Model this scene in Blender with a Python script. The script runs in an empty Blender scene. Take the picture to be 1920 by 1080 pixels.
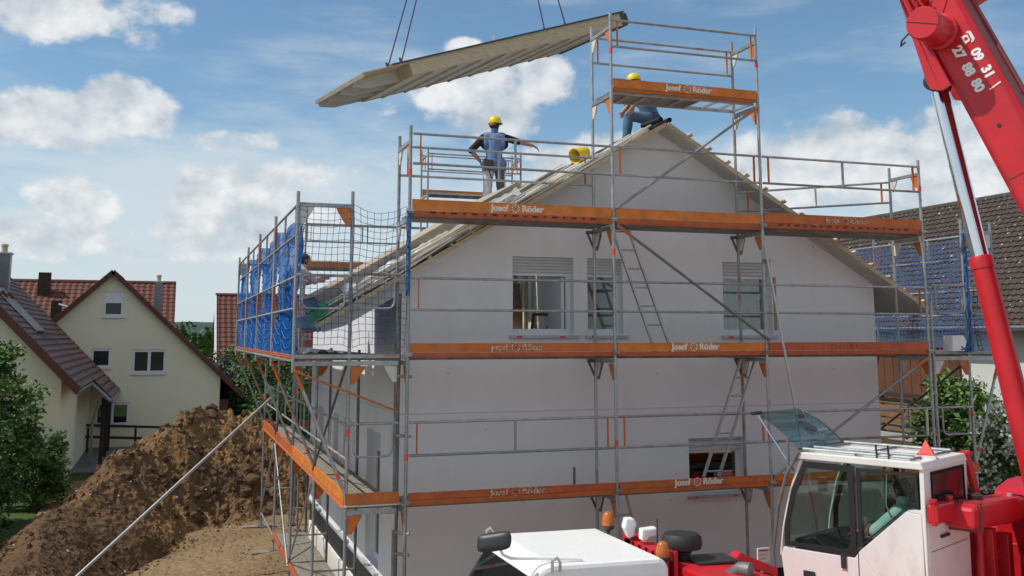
import bpy, bmesh, math, random
from mathutils import Vector, Matrix, noise
random.seed(7)
R = math.radians
scene = bpy.context.scene
col = scene.collection

# ------------------------------------------------------------------ camera
cam_d = bpy.data.cameras.new('camera'); cam = bpy.data.objects.new('camera', cam_d); col.objects.link(cam)
HEAD = R(18.8); PITCH = math.atan2(270, 1864)
cam.location = (0, 0, 4.65)
cam.rotation_euler = (math.pi/2 + PITCH, 0, -HEAD)
cam_d.sensor_width = 36; cam_d.lens = 36*1864/1920; cam_d.shift_y = -180/1920
cam_d.clip_start = 0.1; cam_d.clip_end = 12000
scene.camera = cam
scene.render.resolution_x = 1024; scene.render.resolution_y = 576

# ------------------------------------------------------------------ sky and sun
SUN_EL = R(54); SUN_A = R(9)
S = Vector((-math.cos(SUN_EL)*math.cos(SUN_A), math.cos(SUN_EL)*math.sin(SUN_A), math.sin(SUN_EL)))
sd = bpy.data.lights.new('sun', 'SUN'); sd.energy = 3.3; sd.angle = R(0.55); sd.color = (1.0, 0.955, 0.88)
sun = bpy.data.objects.new('sun', sd); col.objects.link(sun)
sun.rotation_euler = S.to_track_quat('Z', 'Y').to_euler(); sun.location = (-30, 5, 40)

world = bpy.data.worlds.new('World'); scene.world = world; world.use_nodes = True
wn = world.node_tree; wn.nodes.clear()
def W(t, **k):
    n = wn.nodes.new(t)
    for a, b in k.items(): setattr(n, a, b)
    return n
def wm(op, a, b=None, c=None, clamp=False):
    n = W('ShaderNodeMath', operation=op); n.use_clamp = clamp
    for i, v in enumerate((a, b, c)):
        if v is None: continue
        if isinstance(v, (int, float)): n.inputs[i].default_value = v
        else: wn.links.new(v, n.inputs[i])
    return n.outputs[0]
tc = W('ShaderNodeTexCoord'); DIR = tc.outputs['Generated']
sky = W('ShaderNodeTexSky', sky_type='NISHITA'); sky.sun_disc = False
sky.sun_elevation = SUN_EL; sky.sun_rotation = R(-81); sky.altitude = 200; sky.air_density = 1.0; sky.dust_density = 0.6; sky.ozone_density = 2.2
sep = W('ShaderNodeSeparateXYZ'); wn.links.new(DIR, sep.inputs[0])
az = wm('ARCTAN2', sep.outputs[0], sep.outputs[1]); el = wm('ARCSINE', sep.outputs[2])
def wnoise(scale, detail, off=(0, 0, 0), st=(1, 1, 2.0), rough=.55):
    mp = W('ShaderNodeMapping'); mp.inputs['Location'].default_value = off; mp.inputs['Scale'].default_value = st
    wn.links.new(DIR, mp.inputs[0])
    n = W('ShaderNodeTexNoise'); n.inputs['Scale'].default_value = scale; n.inputs['Detail'].default_value = detail; n.inputs['Roughness'].default_value = rough
    wn.links.new(mp.outputs[0], n.inputs['Vector']); return n.outputs[0]
# cumulus heaps: azimuth, elevation, half width, half height, weight (radians, world directions)
heaps = [(-.123, .290, .085, .021, .80), (-.070, .302, .055, .017, .70), (-.099, .200, .055, .022, .95), (-.060, .214, .032, .026, 1.0), (-.029, .210, .024, .020, .9), (-.129, .186, .032, .014, .85), (-.084, .181, .045, .012, .7),
         (.051, .188, .042, .011, .75), (-.094, .122, .030, .018, .95), (-.071, .115, .028, .014, .85), (.019, .132, .022, .026, 1.0), (.015, .106, .036, .018, .85), (.044, .118, .022, .015, .85), (-.105, .077, .035, .009, .6),
         (.312, .240, .050, .036, 1.0), (.356, .256, .032, .028, .95), (.273, .229, .038, .025, .85), (.278, .287, .020, .010, .85), (.186, .225, .032, .010, .6),
         (.645, .193, .055, .022, .75), (.683, .168, .065, .030, .85), (.589, .172, .055, .018, .7), (.735, .187, .055, .026, .75), (.537, .152, .055, .018, .6), (.12, .15, .10, .025, .6), (.42, .17, .08, .028, .65),
         (-.11, .095, .055, .018, .75), (-.01, .088, .06, .020, .75), (.10, .115, .07, .028, .7), (.60, .150, .10, .032, .8), (.74, .155, .10, .04, .85), (.50, .135, .09, .028, .7), (.86, .17, .08, .04, .8)]
mask = None
for a0, e0, ra, re, w in heaps:
    x = wm('DIVIDE', wm('SUBTRACT', az, a0), ra); y = wm('DIVIDE', wm('SUBTRACT', el, e0), re)
    q = wm('SQRT', wm('ADD', wm('MULTIPLY', x, x), wm('MULTIPLY', y, y)))
    m_ = wm('MULTIPLY', wm('SUBTRACT', 1.7, q, clamp=True), w)
    mask = m_ if mask is None else wm('MAXIMUM', mask, m_)
# sky goes on all round; unseen clouds thickened to brighten the shaded walls
ring = W('ShaderNodeMapRange', interpolation_type='SMOOTHSTEP'); wn.links.new(wm('ABSOLUTE', wm('SUBTRACT', az, .33)), ring.inputs[0]); ring.inputs[1].default_value = .55; ring.inputs[2].default_value = .85
gen = W('ShaderNodeMapRange', interpolation_type='SMOOTHSTEP'); wn.links.new(wnoise(6, 3, (7, 2, 5), (1, 1, 1.8), .5), gen.inputs[0]); gen.inputs[1].default_value = .36; gen.inputs[2].default_value = .60
up_ = W('ShaderNodeMapRange', interpolation_type='SMOOTHSTEP'); wn.links.new(el, up_.inputs[0]); up_.inputs[1].default_value = .02; up_.inputs[2].default_value = .10
mask = wm('MAXIMUM', mask, wm('MULTIPLY', wm('MULTIPLY', gen.outputs[0], ring.outputs[0]), up_.outputs[0]))
def density(off):
    n1 = wnoise(15, 9, off, (1, 1, 1.3), .55); n2 = wnoise(55, 5, off, (1, 1, 1.2), .6)
    nn = wm('ADD', wm('MULTIPLY', wm('SUBTRACT', n1, .5), 2.1), wm('MULTIPLY', wm('SUBTRACT', n2, .5), .40))
    return wm('ADD', mask, nn)
d0 = density((0, 0, 0)); d1 = density((.010, 0, -.020))
mr = W('ShaderNodeMapRange', interpolation_type='SMOOTHSTEP'); wn.links.new(d0, mr.inputs[0]); mr.inputs[1].default_value = .36; mr.inputs[2].default_value = .80
cum = mr.outputs[0]
# thin veil, thicker towards the horizon
v1 = wnoise(3.2, 7, (3, 1, 2), (1, 1, 4.5), .6)
low = W('ShaderNodeMapRange', interpolation_type='SMOOTHSTEP'); wn.links.new(el, low.inputs[0]); low.inputs[1].default_value = .30; low.inputs[2].default_value = .03; low.inputs[3].default_value = 0; low.inputs[4].default_value = 1
veil = W('ShaderNodeMapRange', interpolation_type='SMOOTHSTEP'); wn.links.new(wm('ADD', v1, wm('MULTIPLY', low.outputs[0], .36)), veil.inputs[0]); veil.inputs[1].default_value = .50; veil.inputs[2].default_value = .86
veil_f = wm('MULTIPLY', veil.outputs[0], .85)
shade = W('ShaderNodeMapRange'); wn.links.new(wm('SUBTRACT', d1, d0), shade.inputs[0]); shade.inputs[1].default_value = -.35; shade.inputs[2].default_value = .35; shade.inputs[3].default_value = 1.0; shade.inputs[4].default_value = 0.0
lit = W('ShaderNodeMix', data_type='RGBA'); wn.links.new(shade.outputs[0], lit.inputs[0]); lit.inputs[6].default_value = (.43, .49, .55, 1); lit.inputs[7].default_value = (.80, .81, .81, 1)
bg_sky = W('ShaderNodeBackground'); tint = W('ShaderNodeMix', data_type='RGBA', blend_type='MULTIPLY'); tint.inputs[0].default_value = 1; tint.inputs[7].default_value = (.86, 1.0, 1.0, 1)
wn.links.new(sky.outputs[0], tint.inputs[6]); wn.links.new(tint.outputs[2], bg_sky.inputs[0]); bg_sky.inputs[1].default_value = 0.108
bg_veil = W('ShaderNodeBackground'); bg_veil.inputs[0].default_value = (.58, .65, .70, 1)
bg_cum = W('ShaderNodeBackground'); wn.links.new(lit.outputs[2], bg_cum.inputs[0])
ms1 = W('ShaderNodeMixShader'); wn.links.new(veil_f, ms1.inputs[0]); wn.links.new(bg_sky.outputs[0], ms1.inputs[1]); wn.links.new(bg_veil.outputs[0], ms1.inputs[2])
ms2 = W('ShaderNodeMixShader'); wn.links.new(wm('MULTIPLY', cum, .93), ms2.inputs[0]); wn.links.new(ms1.outputs[0], ms2.inputs[1]); wn.links.new(bg_cum.outputs[0], ms2.inputs[2])
wo = W('ShaderNodeOutputWorld'); wn.links.new(ms2.outputs[0], wo.inputs[0])

scene.view_settings.view_transform = 'Standard'; scene.view_settings.look = 'None'
scene.view_settings.exposure = 0.16; scene.view_settings.gamma = 1.0
scene.render.engine = 'CYCLES'
scene.cycles.transparent_max_bounces = 24

# ------------------------------------------------------------------ materials
MATS = {}
def mat(name, c, rough=.6, metal=0.0, var=.12, scale=4.0, bump=0.0, bscale=40.0, c2=None, c2amt=(.55, .7), c2scale=6.0, rnd=0.0, spec=.5, stretch=None, alpha=None, trans=0.0, coat=0.0):
    if name in MATS: return MATS[name]
    m = bpy.data.materials.new(name); m.use_nodes = True; nt = m.node_tree; b = nt.nodes['Principled BSDF']
    N = nt.nodes.new; L = nt.links.new
    b.inputs['Roughness'].default_value = rough; b.inputs['Metallic'].default_value = metal
    b.inputs['Specular IOR Level'].default_value = spec; b.inputs['Coat Weight'].default_value = coat
    t = N('ShaderNodeTexCoord'); vec = t.outputs['Object']
    if stretch:
        mp = N('ShaderNodeMapping'); mp.inputs['Scale'].default_value = stretch; L(vec, mp.inputs[0]); vec = mp.outputs[0]
    n = N('ShaderNodeTexNoise'); n.inputs['Scale'].default_value = scale; n.inputs['Detail'].default_value = 8; n.inputs['Roughness'].default_value = .6; L(vec, n.inputs['Vector'])
    r = N('ShaderNodeValToRGB'); r.color_ramp.elements[0].position = .3; r.color_ramp.elements[1].position = .7
    r.color_ramp.elements[0].color = (*[x*(1-var) for x in c], 1); r.color_ramp.elements[1].color = (*[min(1, x*(1+var)) for x in c], 1)
    L(n.outputs[0], r.inputs[0]); out = r.outputs[0]
    if c2:
        n2 = N('ShaderNodeTexNoise'); n2.inputs['Scale'].default_value = c2scale; n2.inputs['Detail'].default_value = 10; n2.inputs['Roughness'].default_value = .65; L(vec, n2.inputs['Vector'])
        mr_ = N('ShaderNodeMapRange'); mr_.inputs[1].default_value = c2amt[0]; mr_.inputs[2].default_value = c2amt[1]; L(n2.outputs[0], mr_.inputs[0])
        mx = N('ShaderNodeMix'); mx.data_type = 'RGBA'; mx.inputs[7].default_value = (*c2, 1); L(mr_.outputs[0], mx.inputs[0]); L(out, mx.inputs[6]); out = mx.outputs[2]
    if rnd:
        oi = N('ShaderNodeObjectInfo'); mr2 = N('ShaderNodeMapRange'); mr2.inputs[3].default_value = 1-rnd; mr2.inputs[4].default_value = 1+rnd; L(oi.outputs['Random'], mr2.inputs[0])
        hv = N('ShaderNodeHueSaturation'); L(mr2.outputs[0], hv.inputs['Value']); L(out, hv.inputs['Color']); out = hv.outputs[0]
    L(out, b.inputs['Base Color'])
    if bump:
        nb = N('ShaderNodeTexNoise'); nb.inputs['Scale'].default_value = bscale; nb.inputs['Detail'].default_value = 6; L(vec, nb.inputs['Vector'])
        bp = N('ShaderNodeBump'); bp.inputs['Strength'].default_value = bump; bp.inputs['Distance'].default_value = .02; L(nb.outputs[0], bp.inputs['Height']); L(bp.outputs[0], b.inputs['Normal'])
    if alpha is not None: b.inputs['Alpha'].default_value = alpha
    if trans: b.inputs['Transmission Weight'].default_value = trans
    MATS[name] = m; return m
mat('plaster', (.80, .79, .79), .9, var=.06, scale=.9, bump=.35, bscale=120, c2=(.67, .65, .635), c2amt=(.46, .80), c2scale=.9, stretch=(1.0, 1.0, .55))
mat('bitumen', (.02, .02, .022), .7, var=.3, bump=.4)
mat('galv', (.34, .36, .365), .48, .55, var=.22, scale=9, c2=(.50, .51, .50), c2amt=(.55, .75), c2scale=14, rnd=.16)
mat('galv_rust', (.33, .34, .33), .55, .45, var=.22, scale=9, c2=(.36, .15, .06), c2amt=(.5, .62), c2scale=3.2, rnd=.15)
mat('galv_dark', (.16, .165, .165), .55, .4, var=.25, scale=8, rnd=.15)
mat('orange', (.64, .195, .028), .6, var=.2, scale=5, c2=(.30, .15, .075), c2amt=(.52, .80), c2scale=4, bump=.12, bscale=60)
mat('orange_worn', (.52, .14, .03), .62, var=.22, scale=4, c2=(.25, .19, .15), c2amt=(.56, .74), c2scale=3.2, bump=.15, bscale=60)
mat('orange_red', (.47, .105, .028), .6, var=.2, scale=5, c2=(.22, .10, .06), c2amt=(.55, .75), c2scale=4, bump=.12)
mat('orange_post', (.58, .15, .025), .55, var=.2, scale=8, c2=(.3, .28, .25), c2amt=(.55, .7), c2scale=7, rnd=.2)
mat('deck_steel', (.17, .165, .155), .7, .25, var=.3, scale=6, bump=.3, bscale=50, c2=(.30, .27, .22), c2amt=(.5, .75), c2scale=3)
mat('deck_wood', (.23, .20, .16), .85, var=.25, scale=5, bump=.3, bscale=30, stretch=(8, 1, 8), c2=(.38, .35, .30), c2amt=(.55, .75), c2scale=2)
mat('letter', (.74, .70, .62), .7, var=.1, scale=20, c2=(.55, .2, .06), c2amt=(.60, .70), c2scale=38)
mat('letter_worn', (.62, .55, .45), .75, var=.15, scale=20, c2=(.46, .12, .03), c2amt=(.44, .54), c2scale=30)
mat('letter_gone', (.55, .42, .32), .8, var=.15, scale=20, c2=(.46, .115, .025), c2amt=(.34, .46), c2scale=26)
mat('tape_red', (.75, .09, .07), .5, var=.1)
mat('white_plate', (.62, .60, .54), .6, var=.15, scale=6, c2=(.35, .3, .22), c2amt=(.55, .7))
mat('alu', (.48, .48, .47), .42, .7, var=.12, scale=8)
mat('wood_pale', (.55, .45, .31), .8, var=.14, scale=3, stretch=(.6, 9, 9), bump=.12, bscale=30, c2=(.36, .27, .17), c2amt=(.5, .8), c2scale=4)
mat('wood_batten', (.50, .42, .31), .85, var=.2, scale=4, bump=.15, bscale=30, rnd=.22)
mat('wood_white', (.80, .77, .70), .8, var=.08, scale=4, rnd=.06)
mat('soffit', (.50, .485, .45), .8, var=.08, scale=3, rnd=.06)
mat('tail_grey', (.55, .56, .56), .7, var=.08, scale=4)
mat('membrane', (.36, .30, .22), .85, var=.1, scale=2.5, bump=.1, bscale=12)
mat('felt', (.07, .075, .08), .85, var=.25, scale=6, bump=.3)
mat('felt_black', (.012, .012, .013), .8, var=.25, bump=.3)
mat('panel_sheet', (.68, .67, .64), .8, var=.06, scale=2)
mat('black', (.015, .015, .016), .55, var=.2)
mat('black_gloss', (.006, .006, .007), .65, var=.2, spec=.2)
mat('rubber', (.022, .022, .023), .65, var=.2, bump=.1)
mat('foil', (.50, .51, .52), .4, var=.22, scale=5)
mat('green_tarp', (.03, .24, .07), .5, var=.15, scale=6)
mat('pvc', (.74, .75, .77), .35, var=.03)
mat('shutter', (.52, .52, .54), .5, var=.05)
mat('sill', (.45, .47, .52), .4, .4, var=.06)
mat('reveal', (.55, .54, .53), .9, var=.05)
mat('room_wall', (.62, .62, .58), .9, var=.04)
mat('room_teal', (.30, .36, .34), .9, var=.06)
mat('door_olive', (.15, .13, .085), .6, var=.15)
mat('osb', (.36, .26, .15), .8, var=.3, scale=20)
mat('curtain', (.45, .47, .42), .8, var=.06)
mat('concrete', (.36, .35, .33), .9, var=.15, scale=3, bump=.3, bscale=30)
mat('blue_net', (.03, .12, .33), .6, var=.15)
mat('cord_dark', (.04, .095, .20), .7, var=.15)
mat('rope', (.12, .07, .11), .8, var=.3, scale=40)
mat('crane_red', (.56, .012, .022), .40, var=.12, scale=3, c2=(.30, .022, .022), c2amt=(.50, .82), c2scale=3.2, coat=.08, bump=.06, bscale=9)
mat('crane_red_dirty', (.27, .03, .035), .6, var=.2, scale=5, c2=(.17, .05, .045), c2amt=(.45, .7), c2scale=3)
mat('crane_white', (.77, .76, .725), .42, var=.04, scale=2, c2=(.55, .51, .45), c2amt=(.54, .86), c2scale=3.4, coat=.1, stretch=(1, 1, .5))
mat('truck_white', (.79, .795, .77), .45, var=.035, scale=2.2, c2=(.58, .57, .51), c2amt=(.56, .84), c2scale=4.5, coat=.06)
mat('chrome', (.78, .79, .80), .10, 1.0, var=.03)
mat('amber', (.46, .115, .01), .15, var=.1, coat=.6)
mat('plastic_dark', (.032, .034, .038), .45, var=.15)
mat('white_print', (.82, .82, .80), .5, var=.03)
mat('red_print', (.6, .05, .06), .5)
mat('cream_wall', (.83, .765, .56), .92, var=.05, scale=1.2, bump=.15, bscale=60, c2=(.72, .67, .50), c2amt=(.5, .8), c2scale=.6)
mat('grey_wall', (.60, .60, .56), .92, var=.06, scale=1.2)
mat('tile_brown', (.074, .032, .022), .7, var=.25, scale=7, bump=.2, bscale=25, rnd=.1)
mat('tile_red', (.118, .035, .020), .75, var=.35, scale=6, bump=.2, bscale=25)
mat('tile_verge', (.115, .040, .026), .7, var=.2, scale=5)
mat('tile_dark', (.050, .034, .025), .75, var=.4, scale=5, c2=(.42, .40, .36), c2amt=(.615, .66), c2scale=7, bump=.3, bscale=20)  # pale specks in the colour stand for glints on the tiles
mat('metal_clad', (.22, .24, .245), .4, .6, var=.12, scale=4)
mat('timber_brown', (.11, .043, .019), .75, var=.25, scale=5, rnd=.15)
mat('timber_slat', (.20, .115, .055), .8, var=.25, scale=5, rnd=.15)
mat('timber_dark', (.035, .022, .015), .8, var=.2)
mat('pavers', (.16, .16, .165), .9, var=.2, scale=6, bump=.3)
mat('bark', (.09, .07, .05), .95, var=.3, scale=12, bump=.6, bscale=30)
mat('leaf_mid', (.095, .18, .034), .65, var=.25, scale=2, rnd=.08)
mat('leaf_dark', (.045, .098, .021), .65, var=.3, scale=2)
mat('leaf_light', (.15, .25, .05), .6, var=.25, scale=2)
mat('blossom', (.70, .70, .64), .7, var=.06)
mat('lilac', (.26, .20, .28), .8, var=.2)
mat('skin', (.42, .22, .15), .6, var=.08)
mat('vest_blue', (.13, .22, .44), .85, var=.1, scale=8, bump=.3, bscale=30)
mat('shirt_black', (.014, .012, .013), .85, var=.2)
mat('trouser_white', (.66, .64, .66), .85, var=.06)
mat('trouser_grey', (.10, .105, .12), .85, var=.15)
mat('denim', (.09, .16, .25), .88, var=.2, scale=9, bump=.3, bscale=40)
mat('denim_dark', (.05, .085, .15), .88, var=.2, scale=9)
mat('shirt_pink', (.60, .45, .44), .85, var=.08)
mat('overall_blue', (.05, .12, .33), .85, var=.12)
mat('shirt_mint', (.62, .80, .80), .85, var=.06)
mat('hair', (.03, .02, .015), .8)
mat('helmet', (.78, .60, .01), .3, var=.04, coat=.3)
mat('leather', (.03, .025, .02), .7)
mat('bucket_yellow', (.72, .52, .02), .4, var=.06)
mat('paper', (.80, .80, .78), .8, var=.05)
mat('pane_dark', (.018, .02, .022), .08, var=.2, scale=1.5)
mat('blind_green', (.10, .17, .04), .6)
mat('hill', (.030, .050, .045), .95, var=.3, scale=.02)
def glass(name, c, rough=.02, a=.3, spec=.5, k=.45):
    m = bpy.data.materials.new(name); m.use_nodes = True; nt = m.node_tree; nt.nodes.clear()
    o = nt.nodes.new('ShaderNodeOutputMaterial'); g = nt.nodes.new('ShaderNodeBsdfGlossy'); t = nt.nodes.new('ShaderNodeBsdfTransparent'); mx = nt.nodes.new('ShaderNodeMixShader')
    lw = nt.nodes.new('ShaderNodeLayerWeight'); lw.inputs[0].default_value = .35
    mr_ = nt.nodes.new('ShaderNodeMapRange'); mr_.inputs[3].default_value = a; mr_.inputs[4].default_value = min(1, a+k)
    t.inputs[0].default_value = (*c, 1); g.inputs['Roughness'].default_value = rough; g.inputs['Color'].default_value = (.9, .95, .95, 1)
    nt.links.new(lw.outputs['Facing'], mr_.inputs[0]); nt.links.new(mr_.outputs[0], mx.inputs[0])
    nt.links.new(t.outputs[0], mx.inputs[1]); nt.links.new(g.outputs[0], mx.inputs[2]); nt.links.new(mx.outputs[0], o.inputs[0])
    MATS[name] = m; return m
glass('glass', (.86, .88, .88), a=.035); glass('cab_glass', (.72, .82, .78), a=.02, k=.14); glass('hatch_glass', (.36, .60, .62), a=.05, k=.22); glass('win_dark', (.10, .11, .11), a=.10); glass('rear_glass', (.06, .05, .05), a=.05)
def sheet_material():
    m = bpy.data.materials.new('blue_sheet'); m.use_nodes = True; nt = m.node_tree; nt.nodes.clear(); N = nt.nodes.new; L = nt.links.new
    o = N('ShaderNodeOutputMaterial'); d = N('ShaderNodeBsdfDiffuse'); tl = N('ShaderNodeBsdfTranslucent'); tp = N('ShaderNodeBsdfTransparent'); a = N('ShaderNodeMixShader'); b = N('ShaderNodeMixShader')
    t = N('ShaderNodeTexCoord'); n = N('ShaderNodeTexNoise'); n.inputs['Scale'].default_value = 1.6; n.inputs['Detail'].default_value = 5; L(t.outputs['Object'], n.inputs['Vector'])
    r = N('ShaderNodeValToRGB'); r.color_ramp.elements[0].color = (.010, .095, .36, 1); r.color_ramp.elements[1].color = (.03, .20, .58, 1); r.color_ramp.elements[0].position = .3; r.color_ramp.elements[1].position = .7
    L(n.outputs[0], r.inputs[0]); L(r.outputs[0], d.inputs[0]); L(r.outputs[0], tl.inputs[0]); a.inputs[0].default_value = .45; L(d.outputs[0], a.inputs[1]); L(tl.outputs[0], a.inputs[2])
    mr_ = N('ShaderNodeMapRange'); mr_.inputs[1].default_value = .35; mr_.inputs[2].default_value = .7; mr_.inputs[3].default_value = .04; mr_.inputs[4].default_value = .34; L(n.outputs[0], mr_.inputs[0])
    L(mr_.outputs[0], b.inputs[0]); L(a.outputs[0], b.inputs[1]); L(tp.outputs[0], b.inputs[2]); L(b.outputs[0], o.inputs[0]); MATS['blue_sheet'] = m
sheet_material()
def soil_material(name, ca, cb, cc):
    m = bpy.data.materials.new(name); m.use_nodes = True; nt = m.node_tree; b = nt.nodes['Principled BSDF']; N = nt.nodes.new; L = nt.links.new
    b.inputs['Roughness'].default_value = .97; b.inputs['Specular IOR Level'].default_value = .1
    t = N('ShaderNodeTexCoord'); n1 = N('ShaderNodeTexNoise'); n1.inputs['Scale'].default_value = .35; n1.inputs['Detail'].default_value = 6
    n2 = N('ShaderNodeTexNoise'); n2.inputs['Scale'].default_value = 5; n2.inputs['Detail'].default_value = 10; n2.inputs['Roughness'].default_value = .7
    n3 = N('ShaderNodeTexVoronoi'); n3.inputs['Scale'].default_value = 7
    for n in (n1, n2, n3): L(t.outputs['Object'], n.inputs['Vector'])
    r = N('ShaderNodeValToRGB'); e = r.color_ramp.elements; e[0].position = .38; e[0].color = (*ca, 1); e[1].position = .62; e[1].color = (*cb, 1); L(n1.outputs[0], r.inputs[0])
    mr_ = N('ShaderNodeMapRange'); mr_.inputs[1].default_value = .45; mr_.inputs[2].default_value = .75; L(n2.outputs[0], mr_.inputs[0])
    mx = N('ShaderNodeMix'); mx.data_type = 'RGBA'; mx.inputs[7].default_value = (*cc, 1); L(mr_.outputs[0], mx.inputs[0]); L(r.outputs[0], mx.inputs[6]); L(mx.outputs[2], b.inputs['Base Color'])
    ad = N('ShaderNodeMath'); ad.operation = 'ADD'; L(n2.outputs[0], ad.inputs[0]); L(n3.outputs[0], ad.inputs[1])
    bp = N('ShaderNodeBump'); bp.inputs['Strength'].default_value = .8; bp.inputs['Distance'].default_value = .05; L(ad.outputs[0], bp.inputs['Height']); L(bp.outputs[0], b.inputs['Normal']); MATS[name] = m
soil_material('soil_heap', (.120, .072, .041), (.28, .163, .070), (.16, .099, .058))
soil_material('soil_flat', (.22, .150, .082), (.29, .205, .115), (.17, .115, .066))
soil_material('grass_ground', (.05, .085, .025), (.09, .12, .035), (.06, .08, .03))
soil_material('bounce_gravel', (.40, .375, .33), (.48, .455, .41), (.36, .335, .29))
soil_material('clod', (.140, .086, .051), (.20, .126, .069), (.11, .069, .043))

# ------------------------------------------------------------------ mesh helpers
def basis(d):
    d = d.normalized(); a = Vector((0, 0, 1)) if abs(d.z) < .93 else Vector((1, 0, 0))
    u = d.cross(a).normalized(); return d, u, u.cross(d)
class MB:
    def __init__(s): s.v = []; s.f = []; s.mi = []; s.cur = 0
    def add(s, vs, fs):
        o = len(s.v); s.v += [tuple(v) for v in vs]; s.f += [tuple(i+o for i in f) for f in fs]; s.mi += [s.cur]*len(fs); return s
    def box(s, x0, x1, y0, y1, z0, z1):
        return s.add([(x0,y0,z0),(x1,y0,z0),(x1,y1,z0),(x0,y1,z0),(x0,y0,z1),(x1,y0,z1),(x1,y1,z1),(x0,y1,z1)], [(3,2,1,0),(4,5,6,7),(0,1,5,4),(1,2,6,5),(2,3,7,6),(3,0,4,7)])
    def obox(s, o, a, b, c):          # corner + three edge vectors
        o, a, b, c = map(Vector, (o, a, b, c))
        if a.cross(b).dot(c) < 0: o = o + c; c = -c
        return s.add([o, o+a, o+a+b, o+b, o+c, o+a+c, o+a+b+c, o+b+c], [(3,2,1,0),(4,5,6,7),(0,1,5,4),(1,2,6,5),(2,3,7,6),(3,0,4,7)])
    def bar(s, p, q, w, h, up=(0,0,1)):   # rectangular bar along p-q
        p, q = Vector(p), Vector(q); d = q-p; up = Vector(up); side = d.cross(up).normalized(); u = side.cross(d).normalized()
        return s.obox(p - side*w/2 - u*h/2, d, side*w, u*h)
    def tube(s, pts, r, n=10, cap=True):
        pts = [Vector(p) for p in pts]; rs = r if isinstance(r, (list, tuple)) else [r]*len(pts); vs = []; fs = []
        d, u, w = basis(pts[1]-pts[0])
        for i, p in enumerate(pts):
            t = (pts[min(i+1, len(pts)-1)] - pts[max(i-1, 0)]).normalized()
            u = (u - t*u.dot(t)).normalized(); w = t.cross(u)
            for k in range(n):
                a = 2*math.pi*k/n; vs.append(p + (u*math.cos(a) + w*math.sin(a))*rs[i])
        for i in range(len(pts)-1):
            for k in range(n): fs.append((i*n+k, i*n+(k+1) % n, (i+1)*n+(k+1) % n, (i+1)*n+k))
        if cap: fs.append(tuple(range(n-1, -1, -1))); fs.append(tuple(range((len(pts)-1)*n, len(pts)*n)))
        return s.add(vs, fs)
    def lathe(s, c, prof, n=18, axis=(0,0,1)):
        c = Vector(c); d, u, w = basis(Vector(axis)); vs = []; fs = []
        for r, h in prof:
            for k in range(n): a = 2*math.pi*k/n; vs.append(c + d*h + (u*math.cos(a)+w*math.sin(a))*max(r, 1e-4))
        for i in range(len(prof)-1):
            for k in range(n): fs.append((i*n+k, i*n+(k+1) % n, (i+1)*n+(k+1) % n, (i+1)*n+k))
        fs.append(tuple(range(n-1, -1, -1))); fs.append(tuple(range((len(prof)-1)*n, len(prof)*n)))
        return s.add(vs, fs)
    def prism(s, poly, ext):          # 3-D polygon extruded by a vector
        poly = [Vector(p) for p in poly]; e = Vector(ext); n = len(poly)
        fs = [tuple(range(n-1, -1, -1)), tuple(range(n, 2*n))] + [(i, (i+1) % n, n+(i+1) % n, n+i) for i in range(n)]
        return s.add(poly + [p+e for p in poly], fs)
    def grid(s, fn, nu, nv):
        vs = [fn(i/nu, j/nv) for j in range(nv+1) for i in range(nu+1)]
        return s.add(vs, [(j*(nu+1)+i, j*(nu+1)+i+1, (j+1)*(nu+1)+i+1, (j+1)*(nu+1)+i) for j in range(nv) for i in range(nu)])
    def build(s, name, m, parent=None, smooth=False, fix=True, off=None, bevel=0):
        o0 = Vector(off) if off is not None else (root_loc(parent) if parent else Vector((0,0,0)))
        me = bpy.data.meshes.new(name); me.from_pydata([tuple(Vector(v)-o0) for v in s.v], [], s.f)
        for k in ([m] if isinstance(m, str) else m): me.materials.append(MATS[k])
        if any(s.mi):
            me.polygons.foreach_set('material_index', s.mi)
        if fix:
            bm = bmesh.new(); bm.from_mesh(me); bmesh.ops.recalc_face_normals(bm, faces=bm.faces); bm.to_mesh(me); bm.free()
        if smooth: me.polygons.foreach_set('use_smooth', [True]*len(me.polygons))
        o = bpy.data.objects.new(name, me); col.objects.link(o)
        if parent: o.parent = parent
        elif off is not None: o.location = off
        if bevel:
            b = o.modifiers.new('bevel', 'BEVEL'); b.width = bevel; b.segments = 2; b.limit_method = 'ANGLE'
        if smooth: soft(o)
        return o
def soft(o, ang=40):
    me = o.data
    try:
        bm = bmesh.new(); bm.from_mesh(me); lim = R(ang)
        for e in bm.edges:
            if len(e.link_faces) == 2 and e.calc_face_angle(0) > lim: e.smooth = False
        bm.to_mesh(me); bm.free()
    except Exception: pass
ROOTS = {}
def root_loc(o):
    while o.parent: o = o.parent
    return Vector(ROOTS.get(o.name, o.location))
def thing(name, label, cat, loc=(0,0,0), group=None):
    o = bpy.data.objects.new(name, None); col.objects.link(o); o.location = loc; o.empty_display_size = .2
    ROOTS[o.name] = tuple(loc); return tag(o, label, cat, group)
def tag(o, label, cat, group=None):
    o['label'] = label; o['category'] = cat
    if group: o['group'] = group
    return o
def struct(o): o['kind'] = 'structure'; return o
def stuff(o): o['kind'] = 'stuff'; return o
def T(name, parent, p, q, r=.024, m='galv', n=10):
    return MB().tube([p, q], r, n).build(name, m, parent, smooth=True)
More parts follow.
